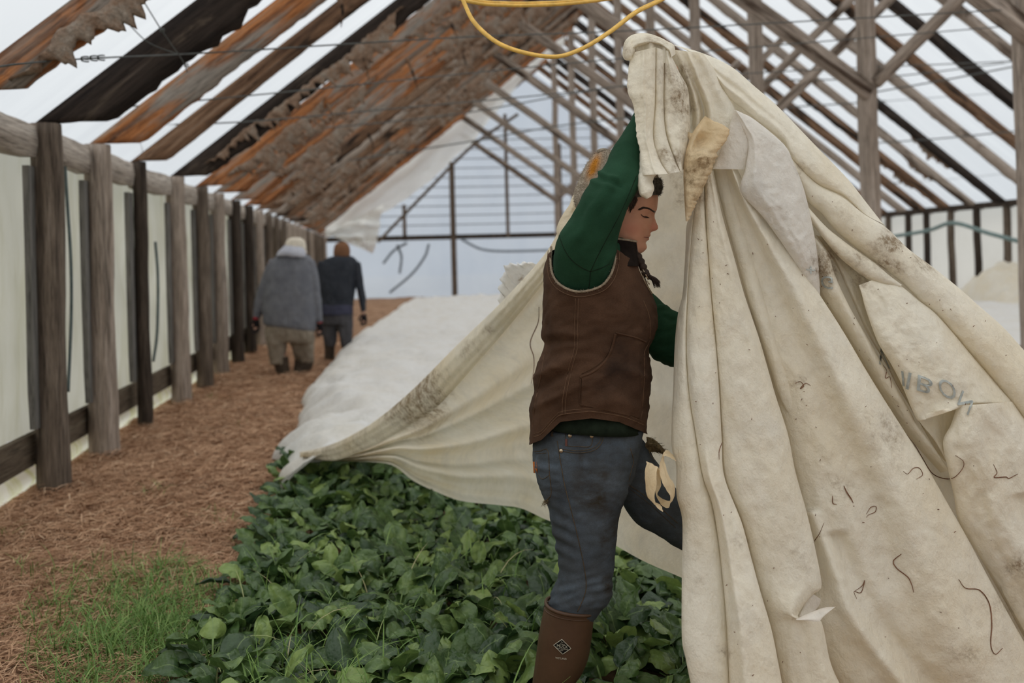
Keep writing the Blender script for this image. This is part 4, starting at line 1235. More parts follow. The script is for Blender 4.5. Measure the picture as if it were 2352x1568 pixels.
def seam(mb, bvh, pts, r=0.0012, lift=0.0005, n=5, k=6):
    q = crom([(a, b, 0) for a, b in pts], k * len(pts))
    mb.tube([hit(bvh, a, b, lift) for a, b, _ in q], r, n)
def crumple(v, nn, amp, freq, seed, f2=2.4, sharp=True):
    out = v.copy()
    for i in range(len(v)):
        x, y, z = v[i]
        a = fbm((x * freq[0] + seed, y * freq[1], z * freq[2]), 3)
        b = 0.45 - abs(fbm((x * freq[0] * f2, y * freq[1] * f2, z * freq[2] * f2 + seed), 2))
        out[i] += nn[i] * amp * (a + (0.7 * b if sharp else 0))
    return out
def inside(poly, x, y):
    c = False
    j = len(poly) - 1
    for i in range(len(poly)):
        if (poly[i][1] > y) != (poly[j][1] > y) and x < (poly[j][0] - poly[i][0]) * (y - poly[i][1]) / (poly[j][1] - poly[i][1]) + poly[i][0]:
            c = not c
        j = i
    return c
def hand(mb, wrist, palm_dir, side_dir, up_dir, size=0.18, curl=0.9):
    """palm and five bent fingers; every finger its own tapered chain rooted in the palm"""
    w, d, s, u = (np.asarray(q, float) for q in (wrist, palm_dir, side_dir, up_dir))
    L = size * 0.5
    mb.loft([w + d * L * t + s * (size * k * math.cos(a)) + u * (size * 0.075 * math.sin(a)) for a in np.linspace(0, 6.283, 14, endpoint=False)] for t, k in ((-0.1, 0.14), (0.2, 0.19), (0.6, 0.225), (0.95, 0.22), (1.05, 0.19)))
    for k, (off, ln) in enumerate(((-0.165, 0.40), (-0.055, 0.45), (0.055, 0.42), (0.16, 0.33))):
        p = w + d * L * 0.95 + s * size * off
        pts, ang = [p.copy()], 0.15
        for q in (0.45, 0.32, 0.23):
            ang += curl * 0.75
            p = p + (d * math.cos(ang) - u * math.sin(ang)) * ln * size * q
            pts.append(p.copy())
        mb.tube(pts, [size * 0.052, size * 0.048, size * 0.042, size * 0.032], 8, 0, 12)
    p = w + d * L * 0.25 - s * size * 0.17
    pts = [p, p + (-s * 0.6 + d * 0.6 - u * 0.2) * size * 0.2, p + (-s * 0.65 + d * 1.25 - u * 0.6) * size * 0.2, p + (-s * 0.35 + d * 1.7 - u * 1.1) * size * 0.2]
    mb.tube(pts, [size * 0.062, size * 0.056, size * 0.05, size * 0.036], 8, 0, 12)
_loft = MB.loft
def _loft_any(self, rings, mat=0, caps=True, attr=None):
    return _loft(self, [np.asarray(list(r), float) for r in rings], mat, caps, attr)
MB.loft = _loft_any

# ------------------------------------------------------------------ the woman
ZW = 3.0
wroot = P(1300, 1678, ZW)
wroot[2] = 0.0
woman = thing('person', 'woman in a brown canvas vest and green sweatshirt lifting the row cover overhead', 'person', wroot)

M_SKIN = Mat('skin', 0.55, 0.35)
_b = M_SKIN.ramp(M_SKIN.noise(26, 4, 0.6), [(0.3, (0.47, 0.235, 0.145)), (0.7, (0.56, 0.295, 0.19))])
_b = M_SKIN.mix(M_SKIN.math('MULTIPLY', M_SKIN.attr('blush'), 0.6), _b, (0.50, 0.155, 0.10))
_b = M_SKIN.mix(M_SKIN.attr('dirt'), _b, (0.30, 0.095, 0.075))
M_SKIN.color(_b)
M_SKIN.b.inputs['Subsurface Weight'].default_value = 0.08
M_SKIN.b.inputs['Subsurface Radius'].default_value = (0.01, 0.004, 0.002)
M_SKIN = M_SKIN.m
def fabric(name, c, c2, stain=None, weave=260, wear=0.35, rough=0.9, bump=0.25):
    M = Mat(name, rough, 0.12)
    k = M.ramp(M.noise(7, 5, 0.65, jitter=False), [(0.35, c), (0.68, c2)])
    fine = M.noise(weave, 2, 0.5, (1, 1, 1.6), False)
    k = M.mix(wear, k, M.ramp(fine, [(0.3, 0.5), (0.7, 1.15)]), 'MULTIPLY')
    if stain:
        n = M.ramp(M.noise(16, 5, 0.7, (1, 1, 1.8), False), [(0.36, 0.45), (0.58, 1.0)])
        k = M.mix(M.math('MULTIPLY', M.attr('dirt'), n), k, stain)
    M.color(k)
    M.bump(fine, bump, 0.002)
    return M.m
M_VEST = fabric('brown_duck_canvas', (0.050, 0.026, 0.015), (0.092, 0.049, 0.029), (0.016, 0.011, 0.009))
M_GREEN = fabric('green_sweatshirt_fleece', (0.012, 0.042, 0.021), (0.018, 0.060, 0.031), None, 300, 0.25)
M_JEAN = fabric('worn_blue_denim', (0.058, 0.076, 0.098), (0.118, 0.150, 0.185), (0.034, 0.027, 0.018), 340, 0.4)
M_BOOT = plain('brown_rubber_boot', (0.082, 0.042, 0.022), 0.5, 0.35, 0.2, 8, 0.1)
M_SHERPA = plain('beige_sherpa_lining', (0.40, 0.32, 0.23), 0.95, 0.1, 0.35, 120, 0.8)
M_COLLAR = plain('dark_collar_lining', (0.016, 0.012, 0.010), 0.95, 0.05, 0.3, 40)
M_THREAD = plain('tan_seam_thread', (0.13, 0.075, 0.045), 0.9, 0.1, 0.2, 60)
M_THREADJ = plain('rust_denim_thread', (0.085, 0.065, 0.045), 0.9, 0.1, 0.4, 60)
M_SHIRT = plain('dark_shirt_hem', (0.014, 0.020, 0.013), 0.95, 0.05, 0.3, 40)
M_HAIR = plain('dark_brown_hair', (0.034, 0.019, 0.012), 0.5, 0.3, 0.5, 90, 0.5)
M_METAL = Mat('dull_brass', 0.35, 0.5)
M_METAL.color((0.55, 0.45, 0.32))
M_METAL.b.inputs['Metallic'].default_value = 0.9
M_METAL = M_METAL.m
M_FLEECE = Mat('fuzzy_beige_fleece', 0.95, 0.1)
_c = M_FLEECE.ramp(M_FLEECE.noise(70, 4, 0.7), [(0.3, (0.25, 0.20, 0.145)), (0.7, (0.50, 0.43, 0.34))])
M_FLEECE.color(M_FLEECE.mix(M_FLEECE.attr('dirt'), _c, (0.50, 0.20, 0.025)))
M_FLEECE.bump(M_FLEECE.noise(160, 3, 0.7), 1.0, 0.008)
M_FLEECE = M_FLEECE.m
M_GFUZZ = plain('charcoal_fuzz', (0.095, 0.085, 0.07), 0.95, 0.05, 0.5, 120, 0.8)
M_RAG = plain('frayed_tan_knit', (0.23, 0.17, 0.09), 0.95, 0.1, 0.5, 60, 0.8)

# body: head with a face, neck, trunk, arms, hands and legs grown into one surface
HY = [392, 400, 410, 420, 439, 456, 475, 483, 490, 500, 512, 522, 531, 543, 556, 570, 579, 588]
HF = [1470, 1490, 1500, 1506, 1511, 1512, 1510, 1508, 1502.5, 1499, 1497, 1495.5, 1493.5, 1490.5, 1485.5, 1483.5, 1477, 1458]
HB = [1400, 1385, 1375, 1369, 1364, 1363, 1364, 1365, 1366, 1368, 1372, 1376, 1380, 1386, 1390, 1393, 1396, 1396]
HW = [.03, .048, .058, .064, .071, .074, .075, .0745, .074, .0735, .072, .0705, .068, .064, .058, .051, .045, .040]
NY = [487, 492, 498, 505, 512, 518, 522, 526, 529.5, 532, 535]
ND = [1.5, 2.5, 4.5, 8.0, 12.0, 15.8, 17.6, 17.4, 14.0, 4.0, 0.0]
def gs(x, c, s):
    return math.exp(-((x - c) / s) ** 2)
hys = np.r_[np.linspace(393, 470, 26), np.linspace(472, 586, 78)]
nphi = 120
head_grid = []
for y in hys:
    xf, xb, w = np.interp(y, HY, HF), np.interp(y, HY, HB), np.interp(y, HY, HW)
    cx, a = (xf + xb) / 2, (xf - xb) / 2
    row = []
    for ph in np.linspace(0, 2 * math.pi, nphi, endpoint=False):
        c, s = math.cos(ph), math.sin(ph)
        jaw = max(0.0, min(1.0, (y - 520) / 50))
        z = w * np.sign(s) * abs(s) ** (0.92 + 0.18 * jaw) * (1 - 0.10 * jaw * max(0, c))
        x = cx + a * np.sign(c) * abs(c) ** 0.88
        az = abs(z)
        if c > 0:
            dx = np.interp(y, NY, ND, 0, 0) * gs(z, 0, np.interp(y, [487, 505, 522, 530], [0.0065, 0.0085, 0.0115, 0.010]))
            dx += 5.5 * gs(y, 524.5, 4.2) * gs(az, 0.0135, 0.0048) - 2.2 * gs(y, 521, 3) * gs(az, 0.021, 0.004)
            dx -= 7.5 * gs(y, 494, 7.5) * gs(az, 0.032, 0.013)
            dx += 4.6 * gs(y, 495.5, 4.0) * gs(az, 0.033, 0.0095) - 1.6 * gs(y, 499.5, 1.4) * gs(az, 0.033, 0.011)
            dx += 2.0 * gs(y, 482, 4) * gs(az, 0.028, 0.02)
            dx += 2.0 * gs(y, 514, 12) * gs(az, 0.043, 0.018)
            dx += 4.4 * gs(y, 540.0, 3.2) * gs(z, 0, 0.0165) + 3.6 * gs(y, 549.5, 3.0) * gs(z, 0, 0.015) - 3.0 * gs(y, 544.8, 1.6) * gs(z, 0, 0.022)
            dx -= 2.6 * gs(y, 556.5, 3.5) * gs(z, 0, 0.02) + 1.0 * gs(y, 535, 2.5) * gs(z, 0, 0.006)
            dx += 2.6 * gs(y, 570, 7) * gs(z, 0, 0.018)
            dx -= 1.6 * gs(y, 530 + 500 * (az - 0.016), 3.0) * gs(az, 0.022, 0.007)
            x += dx * min(1, c * 2.2)
        row.append(P(x, y, ZW + z))
    head_grid.append(row)
body = MB()
body.loft(head_grid)
tube2(body, [(1394, 560, 1456, 566, .046, .0), (1390, 600, 1450, 610, .052, 0), (1378, 640, 1452, 650, .06, .0), (1330, 670, 1460, 670, .10, 0)], ZW, 32, 2.1, 14)
tube2(body, [(1300, 640, 1440, 640, .10, 0), (1276, 680, 1470, 680, .15, 0), (1272, 760, 1480, 760, .145, 0), (1270, 840, 1470, 840, .135, 0), (1250, 920, 1462, 920, .145, 0), (1244, 1000, 1452, 1000, .15, 0), (1248, 1080, 1440, 1080, .15, 0)], ZW, 36, 2.2, 30)
tube2(body, [(1256, 1060, 1430, 1100, .085, -.08), (1276, 1180, 1404, 1180, .075, -.085), (1296, 1300, 1394, 1300, .058, -.085), (1284, 1370, 1380, 1370, .052, -.085), (1262, 1460, 1340, 1470, .048, -.085), (1246, 1560, 1306, 1570, .036, -.085), (1238, 1640, 1300, 1640, .036, -.085), (1240, 1668, 1400, 1668, .036, -.085)], ZW, 28, 2.1, 40)
tube2(body, [(1440, 1010, 1400, 1100, .085, .08), (1500, 1075, 1455, 1165, .075, .09), (1560, 1150, 1520, 1225, .066, .12), (1640, 1240, 1590, 1275, .055, .15), (1655, 1320, 1602, 1330, .052, .16), (1650, 1420, 1600, 1420, .048, .17), (1640, 1560, 1606, 1560, .036, .18), (1640, 1620, 1604, 1620, .036, .18)], ZW, 28, 2.1, 40)
# raised right arm, forearm up to the fist in the bunched cover
tube2(body, [(1296, 610, 1392, 640, .06, -.13), (1330, 500, 1410, 520, .048, -.16), (1376, 420, 1444, 440, .040, -.135), (1416, 350, 1466, 366, .036, -.075), (1455, 270, 1492, 284, .030, .02), (1478, 215, 1508, 222, .024, .03)], ZW, 22, 2.0, 30)
hand(body, P(1494, 222, ZW + .03), (R_ * 0.22 + Z_ * 0.97), F_, -R_ * 0.97 + Z_ * 0.22, 0.175, 1.0)
# left arm reaching forward behind the hanging folds
tube2(body, [(1400, 640, 1440, 720, .06, .14), (1470, 690, 1450, 770, .050, .17), (1530, 735, 1510, 800, .044, .17), (1590, 760, 1580, 812, .036, .15), (1650, 760, 1646, 796, .026, .12)], ZW, 22, 2.0, 24)
hand(body, P(1652, 778, ZW + .12), R_, Z_, -F_, 0.17, 0.9)
bv, bn, bf = fuse(body, 0.0034, 2)
lip, blush = [], []
for q in bv:
    x, y, zc = project(q)
    m = 0.0
    if 1470 < x < 1500 and 532 < y < 560 and zc < 3.06:
        m = 0.5 * max(0.7 * gs(y, 541.5, 1.8), gs(y, 548.6, 2.4)) * (1 if x > 1487 else gs(x, 1487, 4.5))
        m = max(m, 0.7 * gs(y, 545.0, 1.3) * (1 if x > 1481 else gs(x, 1481, 3)))
    if zc < 3.03:
        m = max(m, 0.8 * gs(y, 498.5, 1.3) * gs(x, 1482, 6))
    lip.append(m)
    blush.append(max(gs(x, 1502, 12) * gs(y, 522, 12), 0.7 * gs(x, 1450, 26) * gs(y, 525, 20), 0.4 * gs(x, 1478, 8) * gs(y, 572, 10)) if 380 < y < 600 else 0.0)
mb = MB().add(bv, bf, 0, lip)
o = mb.build('body', M_SKIN, woman, attr_name='dirt')
a = o.data.attributes.new('blush', 'FLOAT', 'POINT')
a.data.foreach_set('value', np.array(blush, dtype=np.float32))
BODY = bvh_of(bv, bf)

# hair: at the temple under the hat, brow, lashes, braid
hair = MB()
def hairline(y):
    return np.interp(y, [400, 440, 452, 465, 480, 500, 530, 570], [1500, 1480, 1462, 1454, 1442, 1428, 1405, 1400])
vv, ff, idx = [], [], {}
hg = np.array(head_grid)
cen = hg.mean(1)
for i in range(len(hys) - 1):
    for j in range(nphi):
        quad = [(i, j), (i, (j + 1) % nphi), (i + 1, (j + 1) % nphi), (i + 1, j)]
        px = [project(hg[a_, b_])[0] for a_, b_ in quad]
        if max(px) < hairline(hys[i]) and hys[i] < 572:
            f4 = []
            for a_, b_ in quad:
                if (a_, b_) not in idx:
                    idx[(a_, b_)] = len(vv)
                    d = hg[a_, b_] - cen[a_]
                    d /= np.linalg.norm(d)
                    vv.append(hg[a_, b_] + d * (0.006 + 0.002 * fbm((a_ * .4, b_ * .5, 1))))
                f4.append(idx[(a_, b_)])
            ff.append(tuple(f4))
hair.add(vv, ff)
for k in range(40):
    x = random.uniform(1446, 1464)
    y = np.interp(x, [1446, 1464], [472, 450])
    hair.tube([hit(BODY, x - 2, y - 4, .004), hit(BODY, x + random.uniform(-1, 3), y + 8, .003), hit(BODY, x - random.uniform(0, 4), y + random.uniform(12, 22), .002)], [.0008, .0006, .0003], 4)
bp = [P(x, y, ZW + d) for x, y, d in ((1452, 575, -.055), (1466, 590, -.062), (1474, 606, -.066), (1480, 622, -.066), (1487, 634, -.066))]
bp = crom3(bp, 40)
rr = [0.0105 * (0.85 + 0.35 * abs(math.sin(i * 0.42))) for i in range(40)]
hair.tube(bp, rr, 10)
for k in range(160):
    a_ = random.uniform(0, 6.28)
    e_ = random.uniform(0, 0.010)
    q = bp[-1] + np.array([0, math.cos(a_), math.sin(a_)]) * e_
    dx, dy = random.uniform(14, 30), random.uniform(8, 26)
    c = (1487 + dx * 0.6, 634 + dy * 0.45 - 2)
    hair.tube([q, P(c[0], c[1], ZW - .066 + random.uniform(-.012, .012)), P(1487 + dx, 636 + dy, ZW - .066 + random.uniform(-.02, .02))], [.0011, .0009, .0004], 4, 0, 6)
hair.tube([P(1484, 627, ZW - .067), P(1487, 632, ZW - .068)], 0.0095, 8)
hair.build('braided_hair', M_HAIR, woman)
mb = MB()
for k in range(90):
    t = k / 89
    x = 1470 + 35 * t
    y = np.interp(t, [0, .3, .65, 1], [482, 477, 479.5, 487]) + random.uniform(-1.6, 1.6) * (1.1 - .5 * abs(t - .6))
    mb.tube([hit(BODY, x, y, .0008), hit(BODY, x - 2.5, y - 1.2 + t, .0022), hit(BODY, x - 5, y - 1.0 + 2 * (0.4 - t), .0012)], [.0008, .0007, .0003], 4)
mb.build('eyebrow', M_HAIR, woman)
mb = MB()
q = [hit(BODY, x, y, .0015) for x, y in ((1472.5, 492), (1476, 496), (1480, 498.2), (1484.5, 499), (1489, 498.5))]
mb.tube(q, [.0007, .0012, .0014, .0013, .0006], 5, 0, 16)
for k in range(14):
    t = k / 13
    x, y = 1475 + 14 * t, np.interp(t, [0, .4, 1], [495, 498.5, 498.8])
    b0 = hit(BODY, x, y, .001)
    mb.tube([b0, b0 - F_ * 0.003 + R_ * 0.005 - Z_ * 0.003], [.0005, .0002], 4)
mb.tube([hit(BODY, x, y, .0012) for x, y in ((1479, 497.2), (1483, 497.6), (1487, 497.8))], [.0008, .0016, .0008], 5, 0, 10)
mb.build('eyelashes', M_HAIR, woman)
mb = MB()
mb.tube([hit(BODY, x, y, .0004) for x, y in ((1478.5, 544.2), (1482, 544.8), (1486, 545.2), (1490, 545.4))], [.0004, .0008, .0008, .0005], 5, 0, 14)
mb.build('mouth_line', plain('dark_lip_line', (0.10, 0.025, 0.02), 0.7), woman)

# hat
hat = MB()
rows = crom5([(1330, 486, 1508, 446, .084, 0.005), (1323, 474, 1513, 438, .088, 0.005), (1318, 455, 1517, 424, .092, .005), (1325, 425, 1510, 404, .09, .005), (1338, 395, 1492, 384, .082, .005), (1352, 371, 1466, 366, .066, .005), (1367, 352, 1438, 352, .045, .005), (1384, 344, 1412, 346, .018, .005)], 46)
rings, at = [], []
for i, r in enumerate(rows):
    rg = ring2(r[:2], r[2:4], r[4], ZW, r[5], 60, 2.2)
    c = rg.mean(0)
    d = rg - c
    for j in range(60):
        d[j] *= 1 + 0.03 * fbm(tuple(rg[j] * 22), 3)
    rings.append(c + d)
    at.append([min(1, max(0, 1.5 * gs(project(q)[0], 1358 + 0.35 * (400 - project(q)[1]), 10) * gs(project(q)[1], 383, 24))) for q in rings[-1]])
hat.loft(rings, 0, True, at)
rs = random.Random(3)
rg_ = np.array(rings)
for k in range(5200):
    i, j = rs.randrange(len(rows) - 1), rs.randrange(60)
    p = rg_[i, j]
    d = p - rg_[i].mean(0) + Z_ * 0.03
    d /= np.linalg.norm(d)
    t = np.array([rs.uniform(-1, 1), rs.uniform(-1, 1), rs.uniform(-1, 0.4)])
    e = d * rs.uniform(.002, .006) + t * 0.004
    s = np.cross(d, t)
    s = s / (np.linalg.norm(s) + 1e-9) * 0.0006
    hat.add([p - s, p + s, p + e], [(0, 1, 2)], 0, [at[i][j]] * 3)
hat.tube([P(x, y, ZW - .02) for x, y in ((1372, 349), (1385, 345), (1398, 349), (1404, 356))], 0.007, 8, 0, 14)
hatpart = hat.build('hat', M_FLEECE, woman, attr_name='dirt')
hatpart['label'] = 'fuzzy beige hat with an orange patch'
trim = MB()
tr = []
for t in np.linspace(0, 1, 14):
    l, r = (1318 + 2 * t, 474 - 34 * t), (1516 + 5 * math.sin(math.pi * t), 448 - 38 * t)
    rg = ring2(l, r, .092 + 0.004 * math.sin(math.pi * t), ZW, .005, 90, 2.2)
    sel = [q for q in rg[np.r_[68:90, 0:23]]]
    tr.append(sel)
trim.grid(tr)
trg = np.array(tr)
for k in range(2600):
    i, j = rs.randrange(14), rs.randrange(trg.shape[1])
    p = trg[i, j] + np.array([rs.uniform(-1, 1) for _ in range(3)]) * .002
    e = np.array([rs.uniform(-1, 1) for _ in range(3)]) * .005 + R_ * .002
    s = np.array([rs.uniform(-1, 1) for _ in range(3)]) * .0006
    trim.add([p - s, p + s, p + e], [(0, 1, 2)])
o = trim.build('hat_trim', M_GFUZZ, hatpart)
o['label'] = 'charcoal fuzzy front trim of the hat'

# sweatshirt: trunk, raised sleeve, far sleeve
sw = MB()
VROW = [(545, 1385, 1462, .085), (560, 1330, 1464, .12), (575, 1268, 1464, .155), (600, 1254, 1468, .175), (650, 1249, 1485, .182), (700, 1247, 1507, .180), (755, 1247, 1508, .178), (800, 1249, 1493, .178), (850, 1233, 1495, .182), (900, 1223, 1491, .186), (940, 1219, 1486, .186), (965, 1217, 1486, .184)]
VR = np.array(VROW)
tube2(sw, [(l + 12, y, r - 18, y, b - .026, 0) for y, l, r, b in VROW] + [(1236, 968, 1466, 968, .150, 0)], ZW, 40, 2.4, 40)
tube2(sw, [(1274, 660, 1400, 690, .052, -.100), (1272, 632, 1408, 672, .064, -.108), (1270, 598, 1412, 640, .076, -.120), (1275, 567, 1414, 596, .085, -.130), (1286, 539, 1416, 556, .088, -.14), (1309, 505, 1431, 516, .084, -.15), (1331, 467, 1446, 478, .078, -.155), (1350, 432, 1460, 444, .072, -.145), (1384, 390, 1470, 406, .062, -.115), (1402, 352, 1478, 372, .054, -.075), (1425, 314, 1486, 338, .048, -.035), (1441, 287, 1494, 304, .044, 0.0), (1455, 262, 1502, 276, .040, .02), (1470, 236, 1512, 244, .036, .03), (1474, 228, 1514, 236, .030, .03)], ZW, 40, 2.1, 60)
tube2(sw, [(1400, 610, 1420, 720, .09, .12), (1450, 640, 1440, 770, .085, .15), (1494, 668, 1476, 800, .075, .16), (1530, 700, 1508, 828, .068, .17), (1570, 722, 1556, 846, .060, .16), (1620, 738, 1612, 830, .046, .14), (1640, 745, 1634, 816, .036, .13)], ZW, 32, 2.2, 36)
sv, sn, sf = fuse(sw, 0.0060, 4)
for i in range(len(sv)):
    x, y, zc = project(sv[i])
    k = 0.0
    if y < 700:
        # gathers at the elbow and long pulls towards the shoulder
        k += 0.006 * gs(y - 0.35 * (x - 1380), 398, 5) * (x < 1420) - 0.006 * gs(y - 0.35 * (x - 1380), 409, 5) * (x < 1430) + 0.005 * gs(y - 0.3 * (x - 1370), 420, 6) * (x < 1410)
        k += 0.0035 * math.sin((x * 0.75 + y * 0.5) * 0.16 + 2 * fbm((x * .01, y * .01, 1))) * gs(y, 470, 90)
        k -= 0.005 * gs(x + 0.1 * (y - 600), 1376, 6) * gs(y, 625, 30) - 0.004 * gs(x + 0.5 * (y - 600), 1392, 7) * gs(y, 610, 30)
        k += 0.004 * gs(x + 0.55 * (y - 590), 1404, 6) * gs(y, 590, 35)
    else:
        k += 0.007 * fbm((x * .02, y * .05, 3))
    sv[i] += sn[i] * (k + 0.003 * fbm(tuple(sv[i] * 14), 3))
MB().add(sv, sf).build('sweatshirt', M_GREEN, woman)
SWEAT = bvh_of(sv, sf)
mb = MB()
seam(mb, SWEAT, [(1284, 541), (1296, 572), (1312, 596), (1335, 614), (1356, 624)], .0011)
seam(mb, SWEAT, [(1356, 624), (1372, 590), (1392, 552), (1420, 500), (1443, 450), (1462, 404)], .0011)
seam(mb, SWEAT, [(1356, 624), (1354, 650), (1350, 668)], .0011)
seam(mb, SWEAT, [(1356, 624), (1380, 616), (1400, 606)], .0010)
mb.build('sleeve_seam', M_SHIRT, woman)
mb = MB()
tube2(mb, [(1232, 940, 1470, 940, .172, 0), (1231, 958, 1470, 968, .174, 0), (1229, 968, 1472, 986, .177, 0)], ZW, 44, 2.4)
mb.build('shirt_hem', M_SHIRT, woman)

# vest with an open armhole on the near side
ARM = [(1266, 567), (1265, 606), (1272, 636), (1291, 657), (1322, 669), (1353, 667), (1383, 655), (1402, 632), (1412, 602), (1413, 572), (1408, 540), (1340, 520), (1280, 540)]
HEMT, HEMY = [-1, -.79, -.47, .07, .53, 1], [1021, 1010, 968, 960, 969, 997]
rowsV = crom5([(l, y, r, y, b, 0) for y, l, r, b in VROW], 110)
vG = []
nv_ = 110
for s, r in enumerate(rowsV):
    row = []
    for k in range(nv_):
        t = 2 * math.pi * k / nv_
        cx = spow(np.array([math.cos(t)]), 2.4)[0]
        cz = spow(np.array([math.sin(t)]), 2.4)[0]
        y = r[1]
        if y > 860:
            y += ((y - 860) / 105.0) ** 1.5 * (np.interp(cx, HEMT, HEMY) - 965)
        x = (r[0] + r[2]) / 2 + cx * (r[2] - r[0]) / 2
        q = P(x, y, ZW + cz * r[4])
        out = (cx * R_ * 1.0 + cz * F_)
        out = out / np.linalg.norm(out)
        px, py = x, y
        w = 0.005 * fbm((px * .012, py * .02, cz * 2), 3) + 0.008 * (0.4 - abs(fbm((px * .018 + py * .014, py * .030, cz * 3), 2))) * min(1, max(0.25, (py - 640) / 120))
        w += 0.013 * gs(py + 0.55 * (px - 1260), 850, 12) * gs(px, 1270, 50) - 0.011 * gs(py + 0.6 * (px - 1260), 880, 10) * gs(px, 1270, 45) + 0.010 * gs(py + .5 * (px - 1250), 925, 9) * gs(px, 1270, 45)
        w += 0.006 * gs(py + 0.12 * (px - 1300), 765, 9) * gs(px, 1290, 40) - 0.006 * gs(py + 0.12 * (px - 1300), 785, 9) * gs(px, 1290, 40)
        w += 0.008 * gs(py - 0.35 * (px - 1440), 850, 10) * gs(px, 1460, 40)
        w -= 0.09 * min(1, max(0, (566 + (px - 1412) * 0.78 - py) / 14)) * min(1, max(0, (px - 1380) / 12))
        w -= 0.006 * gs(py, 810, 26) * gs(px, 1490, 26)
        row.append(q + out * w)
    vG.append(row)
vG = np.array(vG)
vv, ff, fall = vG.reshape(-1, 3), [], []
for i in range(len(rowsV) - 1):
    for j in range(nv_):
        k = (j + 1) % nv_
        c = (vG[i, j] + vG[i, k] + vG[i + 1, j] + vG[i + 1, k]) / 4
        fall.append((i * nv_ + j, i * nv_ + k, (i + 1) * nv_ + k, (i + 1) * nv_ + j))
        px, py, zc = project(c)
        near_side = math.sin(2 * math.pi * (j + .5) / nv_) < 0.05
        if near_side and inside(ARM, px, py):
            continue

        ff.append((i * nv_ + j, i * nv_ + k, (i + 1) * nv_ + k, (i + 1) * nv_ + j))
vd = []
for q in vv:
    x, y, zc = project(q)
    vd.append(min(1.0, 0.9 * gs(x, 1440, 40) * gs(y, 850, 60) + 0.5 * gs(x, 1405, 20) * gs(y, 900, 26)) if zc < ZW else 0)
VEST = bvh_of(vv, ff)
vest = MB().add(vv, ff, 0, vd).build('vest', M_VEST, woman, attr_name='dirt')
mb = MB()
arm_pts = crom([(a, b, 0) for a, b in ARM[:10]], 90)
VFULL = bvh_of(vv, fall)
zz = np.array([project(hit(VFULL, a, b, 0.001))[2] for a, b, _ in arm_pts])
zz = np.convolve(np.pad(zz, 6, 'edge'), np.ones(13) / 13, 'valid')
pts = [P(a, b, z - 0.002) for (a, b, _), z in zip(arm_pts, zz)]
mb.tube(pts, 0.0034, 8)
for k in range(700):
    p = pts[random.randrange(len(pts))] + np.array([random.uniform(-1, 1) for _ in range(3)]) * .005
    e = np.array([random.uniform(-1, 1) for _ in range(3)]) * .0035
    s = np.array([random.uniform(-1, 1) for _ in range(3)]) * .0008
    mb.add([p - s, p + s, p + e], [(0, 1, 2)])
o = mb.build('armhole_trim', M_SHERPA, vest)
o['label'] = 'fuzzy beige trim around the armhole'
mb = MB()
band = []
for a, b, _ in crom([(x, y, 0) for x, y in ((1259, 575), (1257, 612), (1265, 645), (1287, 668), (1322, 681), (1357, 678), (1390, 665), (1411, 640), (1421, 605), (1422, 570))], 60):
    band.append(hit(VEST, a, b, 0.0016))
mb.tube(band, 0.0013, 5)
for off in (0, 7):
    seam(mb, VEST, [(1322 + off, 685), (1320 + off, 740), (1319 + off, 800), (1308 + off, 840), (1293 + off, 912), (1291 + off, 952)], 0.0011)
hem_line = [(1226, 1003), (1244, 996), (1272, 965), (1290, 952), (1340, 946), (1361, 945), (1424, 955), (1470, 972), (1484, 980)]
seam(mb, VEST, hem_line, 0.0012)
seam(mb, VEST, [(a, b - 7) for a, b in hem_line], 0.0009)
seam(mb, VEST, [(1250, 815), (1241, 870), (1233, 905), (1226, 950), (1223, 985)], 0.0012)
seam(mb, VEST, [(1478, 690), (1492, 730), (1492, 780), (1480, 810), (1480, 860), (1476, 930), (1472, 965)], 0.0012)
mb.build('vest_stitching', M_THREAD, vest)
mb = MB()
seam(mb, VEST, [(1414, 766), (1405, 800), (1394, 824), (1378, 842), (1358, 856), (1338, 864), (1333, 868)], 0.0042, 0.001, 8)
seam(mb, VEST, [(1414, 764), (1440, 770), (1465, 777), (1484, 786)], 0.0026, 0.001, 8)
seam(mb, VEST, [(1334, 868), (1332, 900), (1331, 927), (1342, 931), (1380, 935), (1430, 946), (1468, 960)], 0.0020, 0.001)
seam(mb, VEST, [(1341, 874), (1339, 900), (1338, 921), (1350, 924), (1390, 929), (1440, 941)], 0.0010, 0.001)
seam(mb, VEST, [(1408, 772), (1399, 802), (1388, 822), (1372, 838), (1352, 850), (1336, 858)], 0.0010, 0.001)
o = mb.build('hand_pocket', M_VEST, vest)
pg = []
for v in np.linspace(0, 1, 24):
    row = []
    for u in np.linspace(0, 1, 24):
        yb = 930 + 30 * u + 0 * v
        xt = 1336 + 132 * u
        yt = np.interp(xt, [1336, 1360, 1390, 1410, 1418, 1468], [868, 856, 830, 790, 772, 784])
        y = yt + (yb - yt) * v
        row.append(hit(VEST, xt, y, 0.0032 + 0.003 * math.sin(math.pi * v) * math.sin(math.pi * u) + 0.0025 * fbm((u * 3, v * 3, 7))))
    pg.append(row)
MB().grid(pg, 0, False, [[0.75 * gs(u, .6, .45) * gs(v, .35, .4) for u in np.linspace(0, 1, 24)] for v in np.linspace(0, 1, 24)]).build('pocket_patch', M_VEST, vest, attr_name='dirt')
